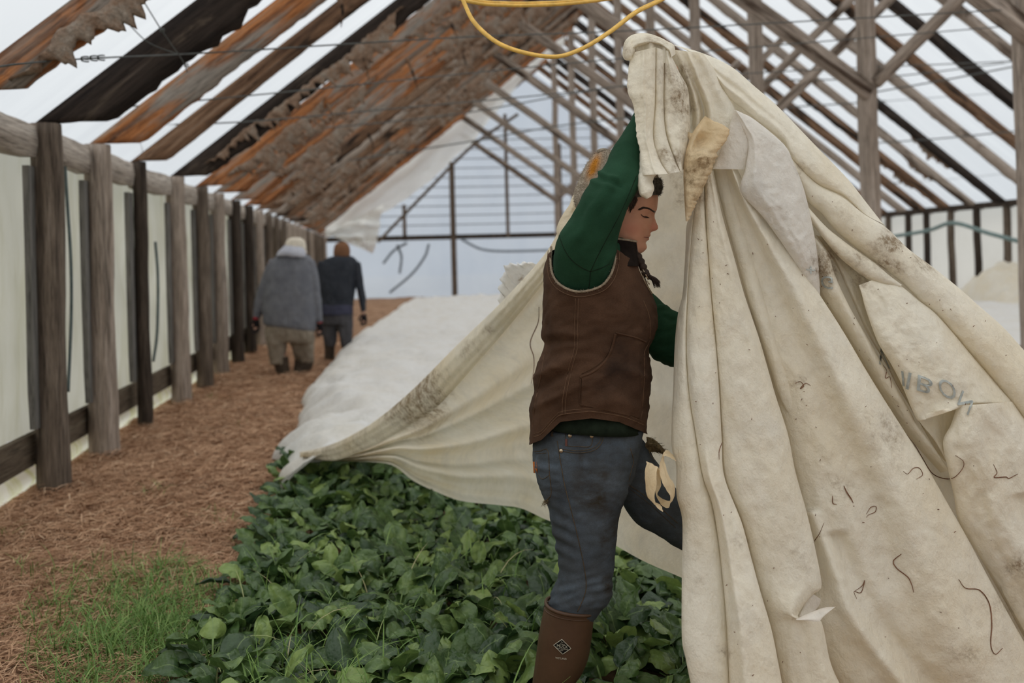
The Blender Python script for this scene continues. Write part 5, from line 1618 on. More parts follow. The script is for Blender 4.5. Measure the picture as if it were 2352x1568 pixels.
# standing collar and the zip
mb = MB()
cr = []
for t in np.linspace(0, 1, 14):
    l, r, y1, y2 = 1383 - 10 * t, 1461 + 4 * t, 550 + 62 * t, 556 + 55 * t
    rg = ring2((l, y1 - 4), (r, y2), .086 + .05 * t, ZW, 0.0, 80, 2.5)
    cr.append(rg[np.r_[10:80, 0:4]])
mb.grid(cr)
inner = [q + (q.mean(0) - q) * 0.07 for q in np.array(cr)]
mb.grid(inner)
col = mb.build('collar', M_COLLAR, vest)
col['label'] = 'dark standing collar'
mb = MB()
mb.tube(cr[0], 0.0034, 6)
mb.build('collar_trim', M_SHERPA, vest)
mb = MB()
for dx in (0, 4):
    seam(mb, VEST, [(1463 + dx * .4, 590), (1466 + dx, 612), (1480 + dx * .5, 645), (1497 + dx * .5, 675)], 0.0014, 0.003)
mb.tube([P(1476, 618, ZW - .075), P(1489, 641, ZW - .075)], 0.0020, 6)
mb.tube([P(1486, 645, ZW - .07), P(1492, 653, ZW - .07)], 0.0020, 6)
mb.build('zip', M_METAL, vest)

# jeans
je = MB()
tube2(je, [(1232, 975, 1477, 975, .165, 0), (1225, 1010, 1472, 1010, .172, 0), (1223, 1045, 1462, 1050, .175, 0), (1229, 1084, 1452, 1095, .172, 0), (1244, 1110, 1434, 1122, .15, 0)], ZW, 48, 2.4, 20)
tube2(je, [(1226, 1060, 1440, 1070, .095, -.08), (1229, 1084, 1447, 1096, .094, -.083), (1239, 1120, 1444, 1126, .092, -.085), (1250, 1143, 1434, 1150, .091, -.085), (1261, 1172, 1424, 1178, .09, -.085), (1267, 1206, 1419, 1210, .087, -.085), (1277, 1255, 1414, 1262, .082, -.085), (1285, 1309, 1408, 1314, .077, -.085), (1277, 1340, 1407, 1345, .076, -.085), (1266, 1363, 1400, 1374, .075, -.085), (1261, 1388, 1380, 1400, .070, -.085), (1263, 1402, 1364, 1424, .062, -.085), (1266, 1424, 1352, 1440, .055, -.085)], ZW, 40, 2.2, 60)
tube2(je, [(1458, 985, 1390, 1110, .10, .075), (1480, 1015, 1424, 1150, .098, .082), (1510, 1062, 1458, 1196, .092, .09), (1545, 1110, 1500, 1222, .085, .105), (1590, 1170, 1545, 1250, .078, .125), (1640, 1225, 1592, 1285, .070, .15), (1662, 1290, 1600, 1320, .066, .16), (1664, 1380, 1596, 1385, .064, .165), (1662, 1425, 1596, 1425, .06, .165)], ZW, 36, 2.2, 44)
jv, jn, jf = fuse(je, 0.0062, 5)
for i in range(len(jv)):
    x, y, zc = project(jv[i])
    k = 0.003 * fbm((x * .015, y * .03, zc * 5), 3)
    if zc < ZW + 0.02 and x < 1470:
        kn = gs(y, 1365, 45)
        k += kn * (0.0065 * (0.45 - abs(fbm((x * .018, (y + 0.25 * x) * .055, 2.0), 2))) + 0.002 * math.sin((y + 0.3 * (x - 1330)) * 0.30))
        k += gs(y, 1110, 60) * 0.005 * (0.4 - abs(fbm((x * .012, (y - 0.25 * x) * .05, 5.0), 2)))
        k += gs(x, 1290, 40) * gs(y, 1230, 70) * 0.004 * math.sin((y - 0.5 * (x - 1290)) * 0.2)
    else:
        k += 0.005 * (0.4 - abs(fbm((x * .02, (y - .8 * x) * .03, 1.0), 2)))
    jv[i] += jn[i] * k
jd = []
for q in jv:
    x, y, zc = project(q)
    s = 0.0
    if zc < ZW:
        s = max(1.0 * gs(x, 1372, 50) * gs(y, 1150, 48), 0.9 * gs(x, 1385, 30) * gs(y, 1090, 26), 0.85 * gs(x, 1388, 26) * gs(y, 1250, 60), 0.95 * gs(x, 1396, 24) * gs(y, 1345, 40), 0.9 * gs(x, 1335, 12) * gs(y, 1052, 22), 0.8 * gs(x, 1350, 70) * gs(y, 1120, 110), 0.8 * gs(x, 1405, 46) * gs(y, 1220, 140), .6 * gs(x, 1350, 50) * gs(y, 1400, 20), .5)
    else:
        s = 0.45
    jd.append(s)
jeans = MB().add(jv, jf, 0, jd).build('jeans', M_JEAN, woman, attr_name='dirt')
JEAN = bvh_of(jv, jf)
mb = MB()
seam(mb, JEAN, [(1280, 1012), (1285, 1045), (1297, 1113), (1312, 1172), (1329, 1241), (1343, 1309), (1346, 1353), (1334, 1388), (1326, 1404)], 0.0015)
seam(mb, JEAN, [(1285, 1035), (1326, 1040), (1361, 1035), (1380, 1020), (1386, 1002)], 0.0013)
seam(mb, JEAN, [(1286, 1030), (1326, 1035), (1359, 1030), (1376, 1016), (1381, 1002)], 0.0010)
seam(mb, JEAN, [(1299, 996), (1302, 1022), (1330, 1025), (1356, 1024), (1363, 998)], 0.0012)
seam(mb, JEAN, [(1226, 1037), (1240, 1036), (1258, 1034), (1262, 1085), (1266, 1133), (1256, 1148)], 0.0015)
seam(mb, JEAN, [(1229, 1042), (1255, 1040)], 0.0010)
seam(mb, JEAN, [(1236, 1090), (1246, 1100), (1263, 1090)], 0.0010)
seam(mb, JEAN, [(1448, 1030), (1455, 1058), (1450, 1080), (1444, 1106)], 0.0016)
seam(mb, JEAN, [(1444, 1113), (1488, 1143), (1530, 1178), (1556, 1201)], 0.0014)
seam(mb, JEAN, [(1448, 1124), (1486, 1152), (1526, 1188), (1552, 1212)], 0.0010)
seam(mb, JEAN, [(1268, 978), (1268, 1002)], 0.0045)
mb.build('jean_seams', M_THREADJ, jeans)
for x, y in ((1309, 1000), (1359, 1001), (1288.6, 1035)):
    c = hit(JEAN, x, y, 0.002)
    a = np.linspace(0, 6.283, 14, endpoint=False)
    mb = MB().loft([c + R_ * r * np.cos(a)[:, None] + Z_ * r * np.sin(a)[:, None] - F_ * d for r, d in ((.0056, 0), (.0052, .0025), (.003, .0018), (.0026, .0035), (.0006, .004))])
    mb.build('rivet', M_METAL, jeans)
mb = MB()
mb.grid([[hit(JEAN, 1223.5 + 9 * u + 2 * v, 1060 + 26 * v, 0.003) for u in (0, .5, 1)] for v in (0, .33, .66, 1)])
mb.build('pocket_label', plain('orange_cloth_tab', (0.42, 0.13, 0.03), 0.8, 0.1, 0.5, 80), jeans)
mb = MB()
mb.grid([[hit(JEAN, 1298 + 5 * u, 1008 + 16 * v, 0.003) for u in (0, 1)] for v in (0, .5, 1)])
mb.build('coin_pocket_tab', plain('brown_cloth_tab', (0.12, 0.05, 0.04), 0.8), jeans)
mb = MB()
for k in range(26):
    p = hit(JEAN, random.uniform(1250, 1262), random.uniform(1146, 1156), 0.002, ZW)
    mb.tube([p, p + np.array([random.uniform(-.008, .002), 0, random.uniform(-.008, .002)]), p + np.array([random.uniform(-.014, .002), random.uniform(-.004, .004), random.uniform(-.018, -.002)])], [.0006, .0005, .0003], 4)
mb.build('frayed_threads', M_RAG, jeans)
# ragged knit bit tucked at the far hip
mb = MB()
G = []
for u in np.linspace(0, 1, 18):
    G.append([P(1484 + 42 * u + 2 * math.sin(v * 9), 1003 + 30 * u * u + (14 + 26 * (1 - u)) * v, ZW + .06 - .03 * math.sin(math.pi * v) + .012 * fbm((u * 5, v * 5, 1))) for v in np.linspace(0, 1, 14)])
mb.grid(G)
gg = np.array(G).reshape(-1, 3)
for k in range(240):
    p = gg[random.randrange(len(gg))]
    mb.tube([p, p + R_ * random.uniform(-.006, .012) + Z_ * random.uniform(-.010, .006) - F_ * .004], [.0007, .0003], 4)
mb.tube([P(1488, 1028, ZW + .02), P(1494, 1045, ZW + .02), P(1504, 1056, ZW + .02)], .0009, 4)
o = mb.build('tattered_pocket', M_RAG, jeans)
o['label'] = 'tattered tan knit sticking out at the far hip'

# boots
def boot(rows, name, dz, lab=None):
    r = crom5([(a, b, c, d, e, dz) for a, b, c, d, e in rows], 60)
    mb = MB()
    rg = [ring2(q[:2], q[2:4], q[4], ZW, q[5], 44, 2.25) for q in r]
    for k in range(len(rg)):
        c = rg[k].mean(0)
        if 0.62 < k / 60 < 0.95:
            rg[k] = rg[k] + (rg[k] - c) * 0.02 * math.sin(k * 1.6)
    mb.loft(rg)
    o = mb.build(name, M_BOOT, woman)
    return o, rg, mb
b1rows = [(1254, 1384, 1366, 1398, .077), (1251, 1394, 1365, 1408, .076), (1247, 1410, 1363, 1424, .075), (1238, 1456, 1358, 1466, .074), (1232, 1500, 1352, 1504, .071), (1227, 1540, 1338, 1540, .066), (1223, 1568, 1320, 1568, .060), (1222, 1605, 1316, 1600, .056), (1224, 1640, 1350, 1626, .056), (1226, 1662, 1420, 1650, .055), (1226, 1674, 1444, 1668, .055), (1228, 1682, 1440, 1682, .05)]
boot1, brg, bmb = boot(b1rows, 'boot', -.085)
boot2, brg2, _ = boot([(1590, 1380, 1668, 1384, .074), (1592, 1420, 1668, 1420, .073), (1594, 1480, 1664, 1480, .068), (1596, 1540, 1658, 1540, .058), (1598, 1585, 1670, 1575, .055), (1598, 1610, 1760, 1600, .054), (1600, 1626, 1770, 1624, .05)], 'boot', .165)
BOOT = bvh_of(np.vstack(bmb.v), bmb.f)
mb = MB()
mb.tube(np.vstack([brg[0], brg[0][:1]]), 0.0055, 8)
mb.tube(np.vstack([brg[2], brg[2][:1]]) , 0.0022, 6)
mb.build('boot_rim', M_BOOT, boot1)
mb = MB()
mb.tube([P(1250, 1404, ZW - .085), P(1253, 1390, ZW - .085), P(1258, 1382, ZW - .085), P(1262, 1384, ZW - .085)], .004, 6, 0, 12)
mb.build('pull_loop', M_GFUZZ, boot1)
M_LOGO = plain('pale_boot_print', (0.50, 0.47, 0.38), 0.8, 0.1, 0.05)
M_LOGOB = plain('black_boot_print', (0.008, 0.007, 0.006), 0.7, 0.1, 0.05)
def on_boot(x, y, lift):
    return hit(BOOT, x, y, lift)
cx, cy = 1291.5, 1485.0
xa, ya = (20.0, 3.0), (3.2, -17.0)
def bp_(u, v, lift):
    return on_boot(cx + u * xa[0] + v * ya[0] * -0.3, cy + u * xa[1] + v * ya[1], lift)
mb = MB()
D4 = [(-1, 0.05), (0, 1), (1, -0.05), (0, -1)]
n = 12
G = []
for i in range(n):
    s = i / (n - 1)
    l0, l1 = np.array(D4[0]) * (1 - s) + np.array(D4[1]) * s, np.array(D4[3]) * (1 - s) + np.array(D4[2]) * s
    G.append([bp_(*(l0 * (1 - t) + l1 * t), 0.0015) for t in np.linspace(0, 1, n)])
mb.grid(G)
dia = mb.build('logo_patch', M_LOGOB, boot1)
dia['label'] = 'black diamond patch with pale lettering'
mb = MB()
ring_ = []
for k in range(4):
    p, q = np.array(D4[k]), np.array(D4[(k + 1) % 4])
    mb.tube([bp_(*(p * (1 - t) + q * t), 0.0022) for t in np.linspace(0, 1, 8)], 0.0009, 5)
def boot_text(txt, x0, y0, w, h, lift=0.0026):
    v, f = text_mesh(txt, 2)
    W = v[:, 0].max()
    sl = 0.13
    mb.add([on_boot(x0 + a / W * w, y0 + a / W * w * sl - b / 0.72 * h, lift) for a, b in v], f)
boot_text('The', 1288.5, 1475.5, 5, 3)
boot_text('Original', 1286, 1479.3, 11, 3)
boot_text('MUCK', 1278.5, 1485.5, 26, 7)
boot_text('BOOT COMPANY', 1277.5, 1489.4, 28, 3)
boot_text('EST', 1287, 1494.0, 7, 2.5)
boot_text('WETLAND', 1275.5, 1512.0, 26, 4.5)
o = mb.build('boot_lettering', M_LOGO, boot1)
o['label'] = 'pale lettering and diamond outline printed on the boot'

# ------------------------------------------------------------------ the two men walking away
M_GJACK = fabric('grey_work_jacket', (0.13, 0.135, 0.155), (0.19, 0.195, 0.215), None, 120, 0.2)
M_NJACK = fabric('charcoal_fleece_jacket', (0.028, 0.032, 0.040), (0.046, 0.050, 0.060), None, 120, 0.2)
M_NHEM = fabric('navy_jacket_hem', (0.05, 0.052, 0.080), (0.065, 0.066, 0.10), None, 120, 0.2)
M_KHAKI = fabric('worn_khaki_trousers', (0.20, 0.165, 0.125), (0.31, 0.265, 0.21), None, 120, 0.25)
M_GTROU = fabric('dark_grey_trousers', (0.062, 0.060, 0.066), (0.10, 0.098, 0.104), None, 120, 0.25)
M_MBOOT = plain('muddy_dark_boot', (0.055, 0.040, 0.028), 0.8, 0.2, 0.4, 20)
M_HOOD = fabric('pale_lavender_hood', (0.40, 0.41, 0.47), (0.52, 0.53, 0.58), None, 120, 0.15)
M_CAP = plain('cream_cap', (0.66, 0.60, 0.50), 0.9, 0.1, 0.15, 20)
M_BEANIE = plain('brown_knit_beanie', (0.20, 0.10, 0.055), 0.95, 0.1, 0.3, 60, 0.6)
M_GLOVE = plain('black_work_glove', (0.012, 0.010, 0.012), 0.8, 0.2)
M_RED = plain('red_glove_cuff', (0.42, 0.02, 0.05), 0.8, 0.2)
def simple_skin():
    return plain('men_skin', (0.42, 0.24, 0.17), 0.6, 0.3, 0.1)  # one even skin tone for both men
M_SKIN2 = simple_skin()
def zc_of(px, py):
    return project(ground(px, py))[2]
def man(label, zc, spec, root_px):
    rt = ground(*root_px)
    t = thing('person', label, 'person', (rt[0], rt[1], 0))
    mb = MB()
    for rows in spec['body']:
        tube2(mb, rows, zc, 24, 2.1, 24)
    for h in spec['hands']:
        hand(mb, P(h[0], h[1], zc + h[2]), -Z_, R_, F_, 0.15, 0.5)
    v, nn, f = fuse(mb, 0.012, 2)
    MB().add(v, f).build('body', M_SKIN2, t)
    for name, mat, parts_, e, amp in spec['clothes']:
        mb = MB()
        for rows in parts_:
            tube2(mb, rows, zc, 32, e, 30)
        v, nn, f = fuse(mb, 0.013, 4)
        if amp:
            v = crumple(v, nn, amp, (4.5, 4.5, 3), 3.1)
        MB().add(v, f).build(name, mat, t)
    for h in spec['hands']:
        mb = MB()
        hand(mb, P(h[0], h[1] - 1, zc + h[2]), -Z_, R_, F_, 0.215, 0.5)
        gl = mb.build('glove', M_GLOVE, t)
        if h[3]:
            mb = MB()
            tube2(mb, [(h[0] - 6, h[1] - 12, h[0] + 6, h[1] - 12, .042, h[2]), (h[0] - 6, h[1] - 3, h[0] + 6, h[1] - 3, .044, h[2])], zc, 20, 2)
            mb.build('glove_cuff', M_RED, gl)
    return t
z1 = zc_of(664, 860)
man('man in a grey jacket and cream cap walking away along the left wall', z1, dict(
    body=[[(668, 548, 690, 548, .07, 0), (660, 560, 698, 562, .095, 0), (660, 575, 698, 577, .095, 0), (664, 590, 694, 590, .07, 0)], [(640, 594, 704, 594, .12, 0), (622, 640, 714, 640, .15, 0), (622, 700, 712, 700, .15, 0), (626, 750, 708, 750, .15, 0)],
          [(624, 745, 660, 745, .09, -.05), (628, 790, 656, 790, .07, -.05), (636, 850, 660, 850, .05, -.05)], [(672, 745, 712, 745, .09, .05), (680, 790, 708, 790, .07, .03), (684, 850, 702, 850, .05, .12)],
          [(616, 600, 634, 606, .06, 0), (596, 660, 612, 664, .05, 0), (584, 735, 594, 735, .04, 0)], [(700, 600, 716, 600, .06, 0), (716, 660, 730, 660, .05, 0), (728, 742, 738, 742, .04, 0)]],
    hands=[(588, 736, -.02, True), (734, 744, .0, True)],
    clothes=[('jacket', M_GJACK, [[(648, 584, 706, 586, .12, 0), (628, 594, 716, 596, .16, 0), (614, 630, 722, 630, .20, 0), (606, 690, 726, 690, .22, 0), (606, 738, 727, 746, .225, 0), (608, 744, 724, 760, .20, 0)],
                                 [(620, 594, 642, 606, .09, 0), (600, 640, 626, 648, .09, 0), (586, 690, 610, 694, .08, 0), (581, 728, 597, 730, .06, -.01)], [(698, 594, 722, 598, .09, 0), (708, 640, 732, 640, .09, 0), (718, 690, 738, 688, .08, 0), (727, 740, 742, 738, .06, 0)]], 2.4, 0.012),
             ('hood', M_HOOD, [[(634, 588, 704, 590, .10, -.10), (640, 576, 702, 580, .13, -.07), (652, 566, 698, 570, .11, -.03), (656, 562, 694, 566, .08, -.02)]], 2.1, 0.02),
             ('cap', M_CAP, [[(655, 574, 702, 580, .115, 0), (655, 562, 703, 566, .12, 0), (660, 550, 699, 552, .10, 0), (670, 545, 690, 545, .05, 0)], [(694, 570, 706, 584, .06, .09), (700, 568, 707, 583, .05, .12)]], 2.1, 0),
             ('trousers', M_KHAKI, [[(612, 738, 722, 748, .20, 0), (612, 765, 722, 770, .20, 0), (616, 782, 720, 786, .16, 0)], [(614, 768, 662, 772, .13, -.05), (617, 800, 656, 802, .11, -.05), (624, 835, 658, 836, .09, -.05)],
                                   [(662, 768, 722, 772, .13, .05), (671, 800, 721, 802, .11, .06), (680, 830, 720, 832, .09, .10)]], 2.3, 0.025),
             ('boots', M_MBOOT, [[(626, 818, 662, 818, .085, -.05), (632, 845, 664, 845, .08, -.05), (638, 860, 668, 860, .14, 0), (638, 864, 668, 864, .14, 0)], [(678, 812, 722, 820, .085, .10), (676, 838, 716, 844, .08, .08), (674, 860, 698, 864, .11, .04)]], 2.2, 0.01)]), (655, 862))
z2 = zc_of(777, 832)
man('man in a dark jacket and brown beanie walking away beside the bed', z2, dict(
    body=[[(776, 560, 796, 560, .07, 0), (768, 572, 802, 572, .095, 0), (768, 586, 800, 586, .09, 0), (772, 598, 798, 598, .07, 0)], [(748, 604, 816, 604, .12, 0), (742, 650, 808, 650, .14, 0), (742, 720, 806, 720, .14, 0)],
          [(742, 715, 770, 715, .09, 0), (744, 760, 766, 760, .07, .03), (748, 826, 764, 826, .05, .05)], [(778, 715, 808, 715, .09, 0), (784, 760, 806, 760, .07, -.03), (790, 826, 804, 826, .05, -.05)],
          [(732, 612, 750, 612, .06, 0), (730, 660, 744, 660, .05, 0), (734, 720, 742, 720, .04, 0)], [(808, 610, 822, 610, .06, 0), (818, 660, 832, 660, .05, 0), (830, 722, 838, 722, .04, 0)]],
    hands=[(835, 722, 0, False), (737, 726, .02, False)],
    clothes=[('jacket', M_NJACK, [[(762, 590, 806, 590, .12, 0), (744, 598, 820, 600, .15, 0), (736, 630, 818, 630, .18, 0), (738, 690, 812, 690, .19, 0), (738, 704, 811, 704, .19, 0)],
                                 [(732, 600, 756, 604, .09, 0), (727, 640, 748, 642, .08, 0), (730, 700, 744, 702, .06, 0)], [(808, 600, 826, 604, .09, 0), (814, 640, 834, 640, .08, 0), (824, 680, 838, 680, .07, 0), (829, 716, 840, 714, .055, 0)]], 2.4, 0.02),
             ('jacket_hem', M_NHEM, [[(738, 698, 811, 698, .195, 0), (738, 722, 810, 722, .20, 0)]], 2.4, 0.01),
             ('beanie', M_BEANIE, [[(767, 590, 802, 590, .10, 0), (766, 576, 803, 576, .11, 0), (769, 563, 801, 563, .095, 0), (778, 556, 793, 556, .05, 0)]], 2.2, 0.01),
             ('trousers', M_GTROU, [[(738, 712, 810, 712, .18, 0), (740, 745, 810, 745, .17, 0)], [(738, 735, 776, 737, .12, .02), (742, 765, 774, 765, .11, .03), (746, 795, 770, 795, .09, .04)], [(772, 735, 811, 737, .12, -.02), (778, 765, 811, 765, .11, -.03), (784, 795, 808, 795, .09, -.04)]], 2.3, 0.02),
             ('boots', M_MBOOT, [[(744, 786, 770, 786, .09, .04), (746, 815, 768, 815, .08, .04), (744, 830, 770, 830, .14, .09)], [(784, 786, 808, 786, .09, -.04), (786, 815, 806, 815, .08, -.04), (784, 830, 808, 830, .14, .0)]], 2.2, 0.01)]), (777, 832))
# ------------------------------------------------------------------ spinach, straw, grass
def leaf_mat(name, stops, rib, transl=0.22, rough=0.38):
    M = Mat(name, rough, 0.45)
    n = M.math('ADD', M.attr('tone'), M.math('MULTIPLY', M.noise(14, 3, 0.6), 0.35))
    c = M.ramp(n, stops)
    r = M.attr('dirt')
    c = M.mix(M.ramp(r, [(0.80, 0.0), (0.97, 0.7)]), c, rib)
    M.color(c)
    M.bump(M.noise(42, 2, 0.5), 0.7, 0.012)
    M.translucent(transl)
    return M.m
M_LEAF = leaf_mat('spinach_leaf', [(0.15, (0.020, 0.044, 0.020)), (0.5, (0.046, 0.092, 0.034)), (0.8, (0.105, 0.18, 0.05)), (1.0, (0.25, 0.35, 0.10))], (0.22, 0.32, 0.12))
M_STALK = plain('spinach_stalk', (0.20, 0.30, 0.10), 0.5, 0.4)

def leaf(mb, base, az, L, W, e0, bend, pet, tone, rs):
    p = np.array(base, float)
    el = e0 + 0.25
    out = np.array([math.cos(az), math.sin(az), 0])
    side = np.array([-math.sin(az), math.cos(az), 0])
    pts = [p.copy()]
    for k in range(4):
        p = p + (out * math.cos(el) + Z_ * math.sin(el)) * pet / 4
        el -= 0.08
        pts.append(p.copy())
    mb[1].tube(pts, [0.0042, 0.0034, 0.003], 5)
    n, m = 15, 9
    G, T, Rb = [], [], []
    roll = rs.uniform(-0.5, 0.5)
    cup = rs.uniform(-0.85, 0.25)
    sd = rs.uniform(0, 50)
    el0 = el
    tw = rs.uniform(-0.35, 0.35)
    for i in range(n):
        s = 1 - (1 - i / (n - 1)) ** 1.5
        ds = s - s_prev if i else 0.0
        s_prev = s
        e = el0 - bend * s ** 1.3
        if i:
            p = p + (out * math.cos(e) + Z_ * math.sin(e)) * L * ds
        nrm = -out * math.sin(e) + Z_ * math.cos(e)
        w = W * (math.sin(math.pi * min(1, 0.03 + 0.965 * s ** 0.80)) ** 0.5)
        a = roll + tw * s
        sv = side * math.cos(a) + nrm * math.sin(a)
        nv = nrm * math.cos(a) - side * math.sin(a)
        row, tr, rr = [], [], []
        for j in range(m):
            t = -1 + 2 * j / (m - 1)
            h = cup * w * t * t + 0.011 * fbm((s * 2.6 + sd, t * 1.6, sd), 2) + 0.0030 * math.sin(s * 15 + abs(t) * 5 + sd) * (0.5 + 0.5 * abs(t)) - 0.004 * math.exp(-(t / 0.16) ** 2)
            row.append(p + sv * w * t * (1 - 0.12 * abs(t)) + nv * h)
            tr.append(tone + 0.12 * fbm((s * 3, t * 2, sd)))
            vein = abs(((s * 5.5 - abs(t) * 1.6) % 1.0) - 0.5) < 0.07
            rr.append(1.0 if j == m // 2 and s < 0.92 else (0.84 if vein else 0.0))
        G.append(row); T.append(tr); Rb.append(rr)
    mb[0].grid(G, 0, False, Rb)
    mb[2].append(np.asarray(T).reshape(-1))

variants = []
for k in range(16):
    rs = random.Random(100 + k)
    blades, stalks, tones = MB(), MB(), []
    nl = rs.randint(9, 12)
    for i in range(nl):
        az = i * 2.4 + rs.uniform(-0.3, 0.3)
        inner = i / nl
        leaf((blades, stalks, tones), (0.012 * math.cos(az), 0.012 * math.sin(az), 0.0), az, rs.uniform(0.105, 0.150) * (1 - 0.3 * inner * rs.random()),
             rs.uniform(0.038, 0.055), 0.45 + 0.75 * inner + rs.uniform(-.15, .25), rs.uniform(0.4, 2.0), rs.uniform(0.06, 0.105),
             min(1.0, max(0.0, rs.gauss(0.36, 0.19) + 0.22 * inner)), rs)
    variants.append((blades, stalks, tones))
protos = []
SP_LAB = 'dark green spinach plant in the dense uncovered bed'
def place_plant(k, x, y, rz, sc):
    blades, stalks, tones = variants[k]
    if k >= len(protos):
        pass
    if protos[k] is None:
        r = thing('spinach_plant', SP_LAB, 'spinach plant', (0, 0, 0), 'spinach plants in the bed')
        b = blades.build('leaves', M_LEAF, r, attr_name='dirt')
        a = b.data.attributes.new('tone', 'FLOAT', 'POINT')
        a.data.foreach_set('value', np.concatenate(tones).astype(np.float32))
        s = stalks.build('stalks', M_STALK, r)
        protos[k] = (r, b, s)
    else:
        r0, b0, s0 = protos[k]
        r = r0.copy()
        COL.objects.link(r)
        for c0 in (b0, s0):
            c = c0.copy()
            COL.objects.link(c)
            c.parent = r
    r.location = (x, y, gz(x, y) + 0.01)
    r.rotation_euler = (random.uniform(-.12, .12), random.uniform(-.12, .12), rz)
    r.scale = (sc, sc, sc)
protos = [None] * 16
rs = random.Random(5)
cands = []
step = 0.185
yy = 2.36
while yy < 7.0:
    xx = -0.62 + rs.uniform(0, 0.1)
    while xx < 2.0:
        x, y = xx + rs.uniform(-.045, .045), yy + rs.uniform(-.045, .045)
        px, py, zc = project((x, y, 0.12))
        if px < 1640 and px > 380 and py < 1700:
            if not (abs(x - 0.52) < 0.085 and abs(y - 2.87) < 0.12):
                d = 0 if px < 1600 else 1
                cands.append((d, zc, x, y))
        xx += step
    yy += step * 0.92
cands.sort()
len_all = len(cands)
cands = cands[:300]
for i, (d, zc, x, y) in enumerate(cands):
    place_plant(i % 16, x, y, rs.uniform(0, 6.28), rs.uniform(0.9, 1.22))
print('spinach', len(cands), len_all)

def blade(mb, x, y, z, az, L, w, lean, droop, attr):
    out = np.array([math.cos(az), math.sin(az), 0])
    side = np.array([-math.sin(az), math.cos(az), 0])
    G = []
    p = np.array([x, y, z])
    el = lean
    n = 6
    for i in range(n):
        s = i / (n - 1)
        G.append([p - side * w * (1 - s) ** .6, p + side * w * (1 - s) ** .6 + Z_ * w * 0.2])
        p = p + (out * math.cos(el) + Z_ * math.sin(el)) * L / (n - 1)
        el -= droop / n
    mb.grid(G, 0, False, np.full((n, 2), attr))

# dry straw on the path
M_STRAW = Mat('dry_brown_straw', 0.9, 0.12)
M_STRAW.color(M_STRAW.ramp(M_STRAW.attr('dirt'), [(0.0, (0.22, 0.12, 0.07)), (0.45, (0.48, 0.285, 0.175)), (0.8, (0.66, 0.44, 0.285)), (1.0, (0.80, 0.62, 0.44))]))
M_STRAW = M_STRAW.m
def straw_mesh(n, xr, yr, lr, wr, seed):
    rs = np.random.RandomState(seed)
    x = rs.uniform(*xr, n); y = rs.uniform(yr[0] ** .5, yr[1] ** .5, n) ** 2
    a = rs.uniform(0, 2 * np.pi, n); L = rs.uniform(*lr, n); w = rs.uniform(*wr, n)
    z = np.array([gz(q, r) for q, r in zip(x, y)]) + rs.uniform(0.0, 0.035, n)
    arch = rs.uniform(-0.2, 0.45, n) * L * 0.4
    tilt = rs.uniform(-0.25, 0.35, n)
    bendv = rs.uniform(-0.35, 0.35, n)
    V = np.zeros((n, 6, 3))
    d = np.stack([np.cos(a), np.sin(a)], 1); s = np.stack([-np.sin(a), np.cos(a)], 1)
    for k, t in enumerate((-0.5, 0.0, 0.5)):
        c = np.stack([x, y], 1) + d * (L * t)[:, None] + s * ((L * bendv) * (t * t))[:, None]
        zz = z + (arch * (1 - 4 * t * t)) + tilt * L * (t + 0.5) * 0.5
        for e, sg in ((0, -1), (1, 1)):
            V[:, k * 2 + e, :2] = c + s * (w * sg * (1.0 if k < 2 else 0.5))[:, None]
            V[:, k * 2 + e, 2] = zz + sg * w * 0.5
    b = np.arange(n)[:, None] * 6
    Fc = np.concatenate([b + np.array([0, 1, 3, 2]), b + np.array([2, 3, 5, 4])])
    at = np.repeat(np.clip(rs.beta(1.6, 2.2, n), 0, 1), 6)
    return V.reshape(-1, 3), Fc.tolist(), at
mb = MB()
for n, xr, yr, lr, wr, sd in ((34000, (-2.3, -0.35), (3.2, 5.6), (0.03, 0.11), (0.0007, 0.0016), 1), (30000, (-2.3, -0.55), (5.4, 9.5), (0.05, 0.15), (0.0011, 0.0023), 2),
                              (16000, (-2.3, -0.6), (9.3, 20.0), (0.06, 0.17), (0.0016, 0.0032), 3)):
    mb.add(*straw_mesh(n, xr, yr, lr, wr, sd)[:2], 0, straw_mesh(n, xr, yr, lr, wr, sd)[2])
tag(mb.build('straw', M_STRAW, attr_name='dirt'), 'loose dry brown straw covering the path along the left wall', 'straw', None, 'stuff')

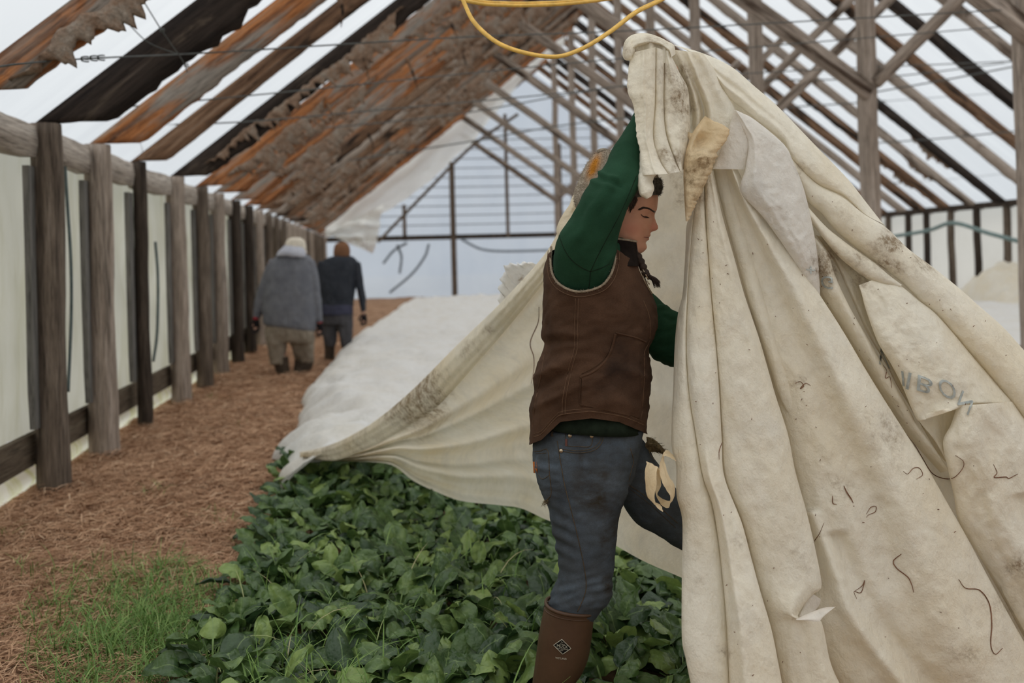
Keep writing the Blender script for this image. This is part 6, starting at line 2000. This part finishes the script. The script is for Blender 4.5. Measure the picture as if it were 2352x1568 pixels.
M_GRASS = Mat('green_grass_blade', 0.5, 0.35)
M_GRASS.color(M_GRASS.ramp(M_GRASS.attr('dirt'), [(0.0, (0.07, 0.15, 0.03)), (0.5, (0.17, 0.30, 0.07)), (0.85, (0.32, 0.46, 0.14)), (1.0, (0.58, 0.52, 0.30))]))
M_GRASS.translucent(0.25)
M_GRASS = M_GRASS.m
rs = random.Random(9)
mb = MB()
def tuft(px, py, n, spread, L):
    c = ground(px, py)
    for _ in range(n):
        x, y = c[0] + rs.gauss(0, spread), c[1] + rs.gauss(0, spread)
        blade(mb, x, y, gz(x, y), rs.uniform(0, 6.28), L * rs.uniform(0.5, 1.25), rs.uniform(0.0016, 0.0034), rs.uniform(0.5, 1.45), rs.uniform(0.6, 2.6), min(1, max(0, rs.gauss(0.45, 0.22))))
for _ in range(240):
    px, py = rs.gauss(350, 125), rs.gauss(1455, 80)
    tuft(px, min(py, 1640), 18, 0.045, 0.145)
for _ in range(30):
    tuft(rs.uniform(120, 560), rs.uniform(1530, 1640), 16, 0.06, 0.13)
for px, py, n, sp, L in ((340, 1330, 50, 0.06, 0.13), (400, 1310, 40, 0.05, 0.12), (470, 1185, 26, 0.05, 0.09), (510, 1215, 26, 0.05, 0.08), (290, 1285, 12, .02, .11), (205, 1040, 30, .03, .17),
                         (60, 1320, 14, .05, .16), (130, 1330, 10, .05, .16), (490, 915, 20, 0.08, .08), (548, 975, 20, 0.08, 0.08), (5, 1250, 12, .04, .14), (215, 1285, 8, 0.04, .1), (560, 1240, 16, 0.05, 0.1)):
    tuft(px, py, n, sp, L)
tag(mb.build('grass', M_GRASS, attr_name='dirt'), 'green grass growing through the straw at the lower left', 'grass', None, 'stuff')
mb = MB()
for k in range(330):
    x, y = rs.uniform(-0.62, 0.5), rs.uniform(2.5, 4.6)
    if rs.random() < 0.35:
        x, y = rs.gauss(-0.22, 0.12), rs.gauss(3.2, 0.25)
    px, py, zc = project((x, y, 0.1))
    if px > 1560:
        continue
    if abs(x - 0.52) < 0.13 and abs(y - 2.87) < 0.16:
        continue
    blade(mb, x, y, 0.05, rs.uniform(0, 6.28), rs.uniform(0.16, 0.27), rs.uniform(0.002, 0.0042), rs.uniform(0.9, 1.5), rs.uniform(0.8, 2.4), min(1, max(0, rs.gauss(0.62, 0.2))))
tag(mb.build('grass', M_GRASS, attr_name='dirt'), 'grass blades sprouting between the spinach leaves', 'grass', None, 'stuff')
